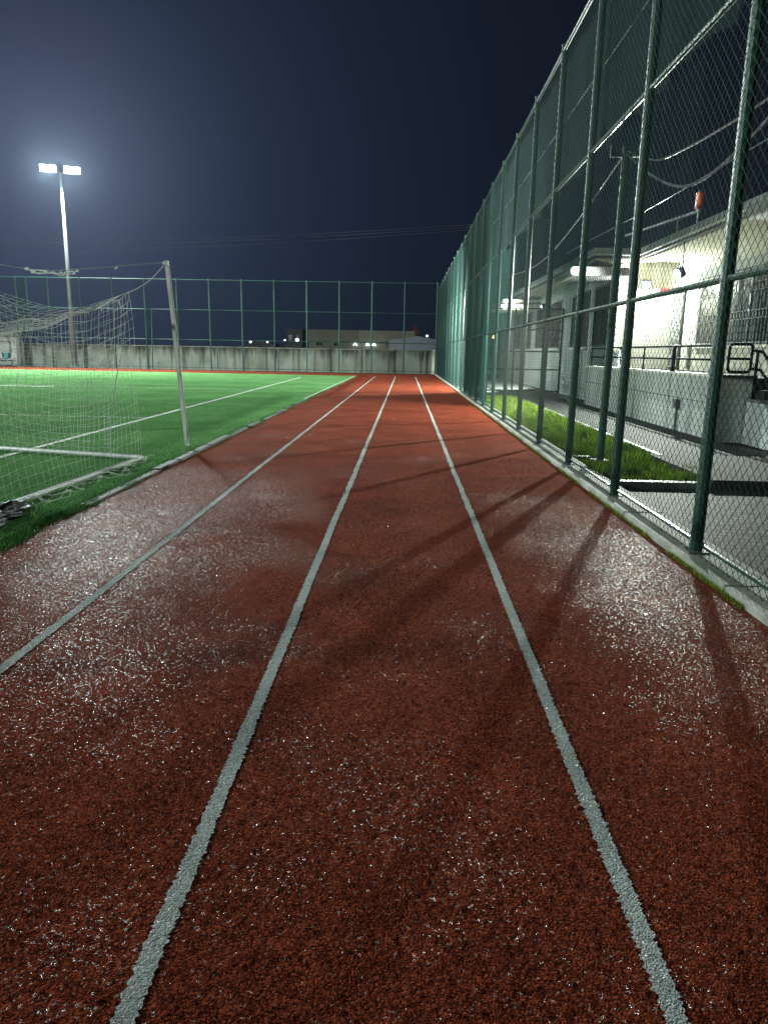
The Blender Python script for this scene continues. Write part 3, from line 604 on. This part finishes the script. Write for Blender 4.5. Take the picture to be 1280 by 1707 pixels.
for u in (0.06, 0.13, 0.18, 0.24, 0.32, 0.5):
    p = Vector(rear(u, 0)); MB().tube([p, p+Vector((.01, .02, -.07))], 0.007, 5).build('net_clip', M['tape'], g)
    p = Vector(top(u, .3)); MB().tube([p, p+Vector((.02, .03, .02))], 0.010, 5).build('net_clip', M['tape'], g)

# leaning tall post and the ropes from it
tp = thing('net_support_post', 'slim white leaning post at the turf edge holding up the goal net', 'post', (-3.19, 10.46, 0.02))
d = Vector((-0.18, 0, 2.58)).normalized(); q0 = Vector((-3.19, 10.46, .02)); q1 = Vector((-3.37, 10.46, 2.60)); s1 = Vector((d.z, 0, -d.x)); s2 = Vector((0, 1, 0))
def sqbar(m, a, b_, h):
    vs = [a+s1*i*h+s2*j*h for i, j in ((-1, -1), (1, -1), (1, 1), (-1, 1))]+[b_+s1*i*h+s2*j*h for i, j in ((-1, -1), (1, -1), (1, 1), (-1, 1))]
    m.add(vs, [(0, 3, 2, 1), (4, 5, 6, 7), (0, 1, 5, 4), (1, 2, 6, 5), (2, 3, 7, 6), (3, 0, 4, 7)])
m = MB(); sqbar(m, q0, q1, .023); o = m.build('shaft', M['white_metal'], tp)
m = MB(); sqbar(m, q0+s1*.029+d*.03, q1+s1*.029-d*.05, .006); m.build('net_track', M['white_metal'], tp)
m = MB(); m.box(-3.40, -3.345, 10.43, 10.49, 2.60, 2.615); m.tube([(-3.41, 10.445, 2.585), (-3.41, 10.475, 2.585)], .022, 10); m.build('pulley', M['white_metal'], tp)
m = MB(); a = Vector((-3.40, 10.46, 2.57)); b_ = Vector((-3.39, 9.03, 2.08))
m.tube([a.lerp(b_, i/8)+Vector((0, 0, -0.05*math.sin(math.pi*i/8))) for i in range(9)], .006, 5); m.build('tie_rope', M['rope'], tp)
rp = thing('rope', 'thin rope with fluttering white tape strung left from the top of the leaning post', 'rope', (-6.2, 10.4, 2.5))
pts = [(-3.42, 10.46, 2.59), (-3.8, 10.4, 2.55), (-4.23, 10.35, 2.50), (-4.6, 10.3, 2.47), (-4.9, 10.3, 2.445), (-5.25, 10.3, 2.46), (-5.7, 10.3, 2.52), (-6.4, 10.3, 2.57), (-9.5, 10.3, 2.75)]
MB().tube(pts, .004, 5).build('cord', M['rope'], rp)
for (xa, xb, za, zb) in ((-5.30, -4.88, 2.475, 2.43), (-5.22, -4.70, 2.43, 2.41), (-4.82, -4.55, 2.425, 2.46), (-4.85, -4.60, 2.40, 2.425), (-4.04, -4.00, 2.50, 2.515)):
    m = MB(); k = 8
    for i in range(k):
        x0 = xa+(xb-xa)*i/k; x1 = xa+(xb-xa)*(i+1)/k; z0 = za+(zb-za)*i/k-.012*math.sin(i*1.1)-.02*math.sin(math.pi*i/k); z1 = za+(zb-za)*(i+1)/k-.012*math.sin((i+1)*1.1)-.02*math.sin(math.pi*(i+1)/k)
        j = .01*math.sin(i*2.3)
        m.box(min(x0, x1), max(x0, x1), 10.285+j, 10.292+j, min(z0, z1)-.006, max(z0, z1)+.008)
    m.build('tape_strip', M['tape'], rp)
rp2 = thing('net_support_post', 'slim white post out of view to the left carrying the far end of the rope', 'post', (-9.5, 10.3, .02))
MB().box(-9.53, -9.47, 10.27, 10.33, .02, 2.8).build('shaft', M['white_metal'], rp2)
# dark bag on the turf by the net
bm = bmesh.new(); bmesh.ops.create_icosphere(bm, subdivisions=4, radius=1)
for v in bm.verts:
    c = v.co; f = 1+0.22*math.sin(c.x*5+c.y*3)+0.16*math.sin(c.y*9+c.z*6+1)+0.10*math.sin(c.x*14-c.z*9)+.06*math.sin(c.y*23+c.x*17)
    v.co = Vector((c.x*0.13*f, c.y*0.42*f, max(-.04, c.z*.085*f)))
me = bpy.data.meshes.new('bag'); bm.to_mesh(me); bm.free(); me.materials.append(M['bag']); me.polygons.foreach_set('use_smooth', [True]*len(me.polygons))
o = bpy.data.objects.new('bag', me); COL.objects.link(o); o.location = (-3.28, 5.62, .055)
tag(o, 'crumpled black plastic bag lying on the turf against the goal net', 'bag')

# ------------------------------------------------------------------ pole and cables behind the right fence
pl = thing('cable_pole', 'green pole standing just behind the fence and carrying slack cables', 'pole', (2.69, 9.81, 0))
MB().tube([(2.69, 9.81, 0), (2.70, 9.81, 3.98)], .052, 10).build('shaft', M['green'], pl)
MB().box(2.58, 2.80, 9.70, 9.92, 0, .04).build('base_plate', M['stone_dark'], pl)
m = MB(); m.box(2.50, 2.90, 9.79, 9.83, 3.86, 3.90); m.tube([(2.52, 9.81, 3.9), (2.52, 9.81, 4.0)], .025, 6); m.tube([(2.88, 9.81, 3.9), (2.88, 9.81, 4.0)], .025, 6); m.build('cross_bracket', M['green'], pl)
def spline(pts, n=8):
    P = [Vector(p) for p in pts]; P = [P[0]*2-P[1]]+P+[P[-1]*2-P[-2]]; o = []
    for i in range(1, len(P)-2):
        for k in range(n):
            t = k/n; a, b2, c, d2 = P[i-1], P[i], P[i+1], P[i+2]
            o.append(0.5*((2*b2)+(c-a)*t+(2*a-5*b2+4*c-d2)*t*t+(3*b2-a-3*c+d2)*t**3))
    o.append(P[-2]); return o
def cable(pts, r, label, rough=None):
    c = MB().tube(spline(pts), r, 5).build('cable', M['cable'], None, origin=pts[0]); return tag(c, label, 'cable', 'cables behind the right-hand fence')
cable([(2.70, 9.8, 3.93), (2.7, 8.91, 3.62), (2.7, 8.2, 3.47), (2.7, 6.5, 3.36), (2.7, 5.4, 3.42), (2.7, 2.0, 3.9)], .010, 'upper slack cable sagging from the cable pole towards the viewer')
cable([(2.70, 9.8, 3.90), (2.7, 8.85, 3.46), (2.7, 7.9, 3.12), (2.7, 7.2, 3.03), (2.7, 6.4, 3.12), (2.7, 5.4, 3.35), (2.7, 2.0, 4.1)], .014, 'lower slack cable hanging deepest between the pole and the near post')
cable([(2.7, 13.0, 3.12), (2.7, 11.3, 3.10), (2.7, 8.7, 3.05), (2.7, 6.0, 3.05), (2.7, 1.0, 3.06)], .005, 'thin straight wire running level behind the fence under the slack cables')
cable([(2.70, 9.82, 3.92), (2.52, 11.2, 3.42), (2.42, 13.0, 3.10), (2.35, 15.0, 3.05), (2.25, 17.6, 3.2)], .011, 'bundled cable drooping away from the cable pole towards the far end')
cable([(2.24, 1.0, 4.78), (2.24, 12, 4.74), (2.24, 26, 4.80)], .005, 'thin taut wire strung through the top tier of the fence netting')

# ------------------------------------------------------------------ low building
bd = thing('low_building', 'long single storey cream building with deep eaves behind the right fence', 'building', (7.4, 20, 0))
MB().box(7.4, 7.65, 6.0, 20.85, 0, 3.94).build('wall', M['block_cream'], bd)['label'] = 'main cream wall facing the track'
MB().box(5.9, 7.65, 20.85, 21.1, 0, 3.94).build('wall', M['block_cream'], bd)['label'] = 'return wall washed white by the floodlight'
MB().box(5.9, 6.15, 21.1, 46, 0, 3.94).build('wall', M['block_white'], bd)['label'] = 'wing wall with dark windows'
def roof(poly, zt, ov):
    pass
m = MB(); m.prism([(6.28, 6), (12, 6), (12, 46), (5.08, 46), (5.08, 20.53), (6.28, 20.53)], 2, 3.945, 4.06); m.build('soffit', M['plaster'], bd)
rf = MB().prism([(6.20, 5.9), (12.1, 5.9), (12.1, 46.1), (5.0, 46.1), (5.0, 20.45), (6.20, 20.45)], 2, 4.063, 4.26).build('roof', M['fascia'], bd)
m = MB(); m.box(6.17, 6.198, 5.9, 20.42, 4.07, 4.105); m.box(5.0, 6.2, 20.42, 20.448, 4.07, 4.105); m.box(4.97, 4.998, 20.42, 46, 4.07, 4.105); m.build('drip_edge', M['trim'], rf)
m = MB(); m.box(6.205, 6.275, 5.95, 20.46, 4.0, 4.06); m.box(5.08, 6.2, 20.47, 20.525, 4.0, 4.06); m.box(5.01, 5.075, 20.5, 46, 4.0, 4.06); m.build('gutter', M['gutter'], rf)
def rounded_slab(x0, x1, y0, y1, z0, z1, rad=0.14, n=6):
    prof = []
    for (cx, cz, a0) in ((x0+rad if rad < (z1-z0)/2 else x0+(z1-z0)/2, None, None),): pass
    r = min(rad, (z1-z0)/2-.001)
    for i in range(n+1):
        a = math.pi/2+math.pi/2*i/n; prof.append((x0+r+r*math.cos(a), z1-r+r*math.sin(a)))
    for i in range(n+1):
        a = math.pi+math.pi/2*i/n; prof.append((x0+r+r*math.cos(a), z0+r+r*math.sin(a)))
    prof += [(x1, z0), (x1, z1)]
    return MB().prism(prof, 1, y0, y1)
rounded_slab(4.30, 5.895, 20.0, 22.0, 3.50, 3.72, .09).build('canopy', M['fascia'], bd)['label'] = 'white rounded door canopy nearest the corner'
rounded_slab(4.15, 5.895, 33.0, 36.0, 3.38, 3.60).build('canopy', M['plaster'], bd)['label'] = 'white rounded door canopy further along the wing'
rounded_slab(4.25, 5.895, 33.1, 35.9, 3.70, 3.80, .05).build('canopy', M['trim'], bd)
rounded_slab(5.42, 7.395, 10.6, 12.5, 3.62, 3.86).build('canopy', M['fascia'], bd)['label'] = 'grey rounded canopy over the stair'
def window(y0, y1, z0, z1, X, grille=True, curtain=True, shut=False):
    f = MB(); t = .06
    f.box(X-.03, X-.002, y0, y1, z0, z0+t); f.box(X-.03, X-.002, y0, y1, z1-t, z1); n = max(1, round((y1-y0)/0.9))
    for i in range(n+1):
        y = y0+(y1-y0-t)*i/n; f.box(X-.03, X-.002, y, y+t, z0+t, z1-t)
    fo = f.build('window', M['frame'], bd)
    MB().box(X-.012, X-.003, y0+t, y1-t, z0+t, z1-t).build('pane', M['dark_shutter'] if shut else M['glass'], fo)
    if curtain and not shut:
        c = MB(); y = y0+.1
        while y < y1-.25:
            if random.random() < .28: c.box(X-.02, X-.013, y, y+.18, z0+.1, z1-.1)
            y += .2
        if c.v: c.build('curtain', M['curtain'], fo)
    MB().box(X-.09, X-.002, y0-.06, y1+.06, z0-.06, z0-.002).build('sill', M['trim'], fo)
    if grille:
        A = []; B = []; y = y0+.06
        while y < y1-.04: A.append((X-.06, y, z0)); B.append((X-.06, y, z1)); y += .15
        for z in (z0+.05, z0+.55, z0+.72, z1-.45, z1-.28, z1-.04):
            if z < z1: A.append((X-.06, y0, z)); B.append((X-.06, y1, z))
        for (za, zb) in ((z0+.55, z0+.72), (z1-.45, z1-.28)):
            y = y0+.06
            while y < y1-.16: A += [(X-.065, y+.075, za)]; B += [(X-.065, y+.15, zb)]; y += .15
        V, F = wire_strips(A, B, .007, 4); raw('grille', V, F, M['grille'], fo)
    return fo
window(17.85, 19.0, 1.72, 3.30, 7.4)
window(15.2, 17.35, 1.72, 3.30, 7.4)
window(12.2, 14.4, 1.72, 3.30, 7.4)
for (a, c) in ((28.5, 30.8), (31.2, 33.7), (24.2, 26.6), (21.75, 23.5), (35.0, 36.9), (38.2, 40.2)):
    window(a, c, 1.70, 3.50, 5.9, False, False, True)
MB().box(7.26, 7.397, 11.8, 19.2, 3.33, 3.53).build('lintel_band', M['fascia'], bd)['label'] = 'grey shutter box over the windows'
dr = MB().box(7.36, 7.397, 20.08, 20.72, 1.12, 3.12).build('door', M['curtain'], bd)
m = MB(); m.box(7.345, 7.398, 20.02, 20.08, 1.12, 3.18); m.box(7.345, 7.398, 20.72, 20.78, 1.12, 3.18); m.box(7.345, 7.398, 20.08, 20.72, 3.12, 3.18); m.build('door_frame', M['frame'], dr)
A = []; B = []
for i in range(7): y = 20.12+i*.095; A.append((7.34, y, 1.15)); B.append((7.34, y, 3.1))
for i in range(14): z = 1.2+i*.14; A.append((7.34, 20.1, z)); B.append((7.34, 20.7, z+(.1 if i % 2 else -.02)))
V, F = wire_strips(A, B, .009, 4); raw('grille', V, F, M['grille'], dr)
MB().tube([(7.36, 19.35, 1.14), (7.36, 19.35, 1.75)], .05, 8).build('pipe', M['fascia'], bd)
MB().tube([(7.34, 14.9, 1.14), (7.34, 14.9, 3.3)], .05, 8).build('pipe', M['fascia'], bd)
m = MB(); m.box(5.86, 5.897, 20.86, 21.0, 0.02, 3.9)
z = 1.2
while z < 3.85: m.box(5.82, 5.897, 20.80+random.uniform(-.02, .01), 20.848, z, z+.13); z += .17
m.build('corner_quoins', M['trim'], bd)
# red alarm box
t = thing('alarm_box', 'small red box on the floodlit return wall', 'alarm', (7.05, 20.82, 3.22)); MB().box(6.95, 7.20, 20.74, 20.845, 3.17, 3.27).build('case', M['red'], t); MB().box(6.86, 6.948, 20.76, 20.845, 3.18, 3.26).build('lens', M['seat_white'], t)

# terrace with railing, stair
te = thing('terrace', 'raised white painted terrace with a stair in front of the low building', 'terrace', (5.3, 17, 0))
MB().box(5.29, 5.49, 12.5, 21.5, 0, 1.10).build('wall', M['block_white'], te)
MB().box(5.49, 5.92, 12.5, 12.7, 0, 1.10).build('wall', M['block_white'], te)['label'] = 'white end wall of the terrace'
MB().box(5.25, 5.94, 12.46, 12.72, 1.103, 1.15).build('coping', M['slab'], te)
MB().box(5.25, 5.53, 12.72, 21.54, 1.103, 1.15).build('coping', M['trim'], te)
MB().box(5.53, 7.398, 12.72, 20.848, 0.9, 1.10).build('floor', M['slab'], te)
m = MB()
for i in range(6):
    m.box(5.94, 7.3, 12.48-0.30*(i+1), 12.48-0.30*i, 0, 1.08-0.17*(i+1)+.0)
m.build('stair', M['slab'], te)
MB().prism([(12.44, 0.0), (12.44, 0.72), (11.9, 0.72), (10.5, 0.15), (10.5, 0)], 0, 5.80, 5.935).build('stair_wall', M['block_white'], te)
MB().box(5.74, 5.97, 11.88, 12.44, .722, .76).build('stair_coping', M['stone_dark'], te)
m = MB(); m.box(5.20, 5.288, 14.05, 14.22, .47, .64); m.tube([(5.26, 14.13, .47), (5.26, 14.13, .04)], .02, 6); m.build('meter_box', M['gutter'], te)
A = [(5.283, 12.9, .66)]; B = [(5.283, 21.3, .70)]; V, F = wire_strips(A, B, .008); raw('crack_pipe', V, F, M['gutter'], te).name = 'wall_pipe'
ra = thing('railing', 'black pipe railing along the terrace edge', 'railing', (5.37, 17, 1.15))
for z in (1.40, 1.64): MB().tube([(5.37, 12.9, z), (5.37, 21.4, z)], .022, 8).build('rail', M['black'], ra)
for y in (13.0, 14.85, 16.7, 18.5, 20.0, 21.3):
    p = MB().tube([(5.37, y, 1.15), (5.37, y, 1.64)], .020 if y != 14.85 else .035, 8).build('rail_post', M['black'], ra)
    MB().tube([(5.37, y, 1.15), (5.37, y, 1.165)], .05, 8).build('flange', M['black'], p)
def rrect(x0, x1, z0, z1, y, r, rad):
    P = []
    for (cx, cz, a0) in ((x1-r, z1-r, 0), (x0+r, z1-r, 90), (x0+r, z0+r, 180), (x1-r, z0+r, 270)):
        for i in range(5): a = math.radians(a0+22.5*i); P.append((cx+r*math.cos(a), y, cz+r*math.sin(a)))
    P.append(P[0]); return MB().tube(P, rad, 8)
rrect(5.46, 5.84, 1.20, 1.66, 12.56, .06, .024).build('end_frame', M['black'], ra)
MB().tube([(5.46, 12.56, 1.42), (5.84, 12.56, 1.42)], .022, 8).build('rail', M['black'], ra)
for dz in (0, -0.30): MB().tube([(5.84, 12.5, 1.56+dz), (5.95, 12.42, 1.54+dz), (5.95, 12.3, 1.46+dz), (5.95, 10.7, .70+dz)], .024, 8).build('rail', M['black'], ra)
MB().tube([(5.87, 12.42, .76), (5.87, 12.42, 1.56)], .026, 8).build('rail_post', M['black'], ra); MB().tube([(5.95, 11.2, .40), (5.95, 11.2, .98)], .024, 8).build('rail_post', M['black'], ra)
for (y, lab) in ((19.3, 'low white framed cabinet on the terrace under the nearest dark window'),):
    t = thing('metal_cabinet', lab, 'cabinet', (5.68, y+.6, 1.15))
    m = MB()
    for yy_ in (y, y+.6, y+1.2): m.box(5.56, 5.60, yy_, yy_+.04, 1.102, 1.55); m.box(5.82, 5.86, yy_, yy_+.04, 1.102, 1.55)
    m.box(5.55, 5.87, y-.01, y+1.25, 1.551, 1.58); m.build('frame', M['seat_white'], t)
    MB().box(5.575, 5.845, y+.045, y+1.195, 1.13, 1.54).build('panel', M['far_white'], t)
# orange beacon and pipe on roof
t = thing('roof_beacon', 'orange lantern standing on a short rod above the roof edge', 'beacon', (6.8, 18.2, 4.26))
MB().tube([(6.8, 18.2, 4.26), (6.8, 18.2, 4.80)], .022, 8).build('rod', M['white_metal'], t); MB().tube([(6.8, 18.2, 4.76), (6.8, 18.2, 4.84)], .045, 8).build('holder', M['seat_white'], t)
MB().tube([(6.8, 18.2, 4.84), (6.8, 18.2, 4.88), (6.8, 18.2, 5.14), (6.8, 18.2, 5.19)], .095, 12).build('lens', M['orange'], t); MB().tube([(6.8, 18.2, 5.19), (6.8, 18.2, 5.25)], .06, 8).build('cap', M['gutter'], t)
t = thing('roof_pipe', 'long grey pipe on stands running along the roof behind the orange lantern', 'pipe', (6.8, 21, 4.26))
MB().tube([(6.8, 18.3, 4.80), (6.8, 24.0, 5.12)], .035, 8).build('pipe', M['fascia'], t)
for y, z in ((19.5, 4.86), (22.8, 5.05)): MB().tube([(6.8, y, 4.26), (6.8, y, z)], .02, 6).build('stand', M['fascia'], t)

# cross fence between the main fence and the building
sf = thing('cross_fence', 'dark railed fence crossing the yard from the tall fence to the building', 'fence', (4, 28.0, 0))
for z in (0.08, .88, 1.55, 2.35, 3.12): MB().tube([(2.4, 28, z), (5.86, 28, z)], .028, 6).build('rail', M['black'], sf)
for x in (2.4, 4.1, 5.86): MB().tube([(x, 28, 0), (x, 28, 3.14)], .035, 8).build('post', M['black'], sf)
# small garden lamp
t = thing('garden_lamp', 'small warm orange lamp on a thin post seen through the fence', 'lamp', (4.75, 40, 0)); MB().tube([(4.75, 40, 0), (4.75, 40, 2.25)], .03, 6).build('pole', M['black'], t)
bm = bmesh.new(); bmesh.ops.create_uvsphere(bm, u_segments=12, v_segments=8, radius=.09); me = bpy.data.meshes.new('globe'); bm.to_mesh(me); bm.free(); me.materials.append(M['lamp_orange']); o = bpy.data.objects.new('globe', me); COL.objects.link(o); o.parent = t; o.location = (0, 0, 2.33)

# ------------------------------------------------------------------ beyond the wall
fb = thing('warehouse', 'long beige warehouse beyond the far wall', 'building', (-6.6, 110, 0))
MB().box(-14.5, 1.2, 110, 122, 0, 2.75).build('wall', M['far_beige'], fb); MB().box(-14.6, 1.3, 109.75, 122, 2.9, 4.55).build('roof', M['far_beige'], fb); MB().box(-14.5, 1.2, 109.8, 121, 2.76, 2.89).build('gutter', M['far_dark'], fb)
for x in (-13.4, -12.9, -10.7, -10.2, -7.9, -2.6, -2.1, -1.6): MB().box(x, x+.38, 109.93, 109.997, 2.25, 2.68).build('window', M['glass'], fb)
wb = thing('low_shed', 'low shed with a pale bluish pitched roof at the right end of the warehouse', 'building', (1.8, 104, 0))
MB().box(-2.2, 5.6, 104, 109.6, 0, 1.7).build('wall', M['far_white'], wb)
MB().prism([(-2.4, 1.72), (5.9, 1.72), (5.9, 3.0), (1.6, 3.75), (-2.4, 3.05)], 1, 103.8, 109.7).build('roof', M['far_white'], wb)
tw = thing('small_spire', 'reddish pointed turret rising behind the pale roofed shed', 'turret', (1.5, 112, 0))
MB().box(.9, 2.3, 124, 125.4, 0, 4.4).build('shaft', M['far_red'], tw)
MB().add([(.8, 123.9, 4.4), (2.5, 123.9, 4.4), (2.5, 125.5, 4.4), (.8, 125.5, 4.4), (1.35, 124.7, 6.2)], [(0, 1, 2, 3), (0, 1, 4), (1, 2, 4), (2, 3, 4), (3, 0, 4)]).build('roof', M['far_red'], tw)
db = thing('distant_house', 'dim flat roofed house left of the warehouse', 'house', (-18.5, 118, 0))
MB().box(-19.2, -16.6, 118, 124, 0, 4.6).build('wall', M['far_dark'], db); MB().box(-19.4, -16.4, 117.8, 124.2, 4.6, 4.8).build('roof', M['far_dark'], db)
for x in (-18.8, -17.6): MB().box(x, x+.6, 117.95, 117.997, 3.0, 3.9).build('window', M['glass'], db)
sh = thing('distant_house', 'low dim outbuilding far left beside two pale lights', 'house', (-22, 112, 0))
MB().box(-24.2, -19.9, 112, 116, 0, 2.2).build('wall', M['far_dark'], sh); MB().prism([(-24.4, 2.2), (-19.7, 2.2), (-22, 2.95)], 1, 111.8, 116.2).build('roof', M['far_dark'], sh)
def far_lamp(x, y, z, r, label, wallm=False):
    t = thing('street_lamp', label, 'lamp', (x, y, 0), 'distant lamps beyond the wall')
    MB().tube([(x, y, 0), (x, y, z-r)], .05, 6).build('pole', M['far_dark'], t)
    bm = bmesh.new(); bmesh.ops.create_uvsphere(bm, u_segments=10, v_segments=8, radius=r); me = bpy.data.meshes.new('globe'); bm.to_mesh(me); bm.free(); me.materials.append(M['lamp_far'])
    o = bpy.data.objects.new('globe', me); COL.objects.link(o); o.parent = t; o.location = (0, 0, z)
far_lamp(3.16, 110.5, 3.92, .16, 'distant white lamp above the pale roofed shed')
far_lamp(-16.12, 109, 2.97, .27, 'brightest distant lamp just left of the warehouse')
far_lamp(-18.11, 110, 2.94, .12, 'faint small distant lamp between two brighter ones')
far_lamp(-20.56, 109, 2.63, .15, 'distant lamp above the left end of the dim outbuilding')
far_lamp(-23.09, 109, 2.59, .17, 'leftmost of the distant lamps beyond the wall')
for (x, lab) in ((-7.55, 'left wall lamp glowing on the warehouse'), (-5.7, 'middle wall lamp glowing on the warehouse'), (-4.75, 'right wall lamp glowing on the warehouse')):
    t = thing('wall_lamp', lab, 'lamp', (x, 109.9, 2.5), 'wall lamps on the warehouse')
    MB().box(x-.08, x+.08, 109.6, 109.99, 2.72, 2.86).build('housing', M['far_dark'], t)
    MB().prism([(x-.30, 2.35), (x-.12, 2.35), (x, 2.52), (x+.14, 2.35), (x+.34, 2.35), (x+.12, 2.72), (x-.10, 2.72)], 1, 109.55, 109.6).build('lens', M['lamp_far'], t)
for i, (za, zb) in enumerate(((12.6, 14.2), (12.2, 13.95), (11.6, 13.7))):
    pts = [(-60+75*k/30, 80, za+(zb-za)*((-60+75*k/30)+34)/40-0.9*math.sin(math.pi*k/30)+0.9*0.8) for k in range(31)]
    o = MB().tube(pts, .014, 5).build('power_line', M['cable'], None, origin=(-20, 80, 12))
    tag(o, ('highest', 'middle', 'lowest')[i]+' of three thin power lines crossing the night sky', 'power line', 'power lines in the sky')
# dry leaf
o = MB().add([(-.022, 0, 0), (0, -.008, .006), (.024, 0, .002), (.002, .009, .007)], [(0, 1, 2, 3)]).build('dry_leaf', M['leaf'], None, origin=(0, 0, 0)); o.location = (0.468, 1.25, 0.004)
tag(o, 'tiny yellow dry leaf lying on the track near the right lane line', 'leaf')

# ------------------------------------------------------------------ damp night air around the lamps
m = bpy.data.materials.new('haze'); m.use_nodes = True; t = m.node_tree
for n in list(t.nodes): t.nodes.remove(n)
o = t.nodes.new('ShaderNodeOutputMaterial'); v = t.nodes.new('ShaderNodeVolumePrincipled'); v.inputs['Color'].default_value = (0.62, 0.78, 1, 1)
v.inputs['Density'].default_value = 0.00010; v.inputs['Anisotropy'].default_value = 0.72
t.links.new(v.outputs[0], o.inputs['Volume'])
tag(MB().box(-90, 60, -40, 140, -1.1, 20).build('haze', m), kind='stuff')
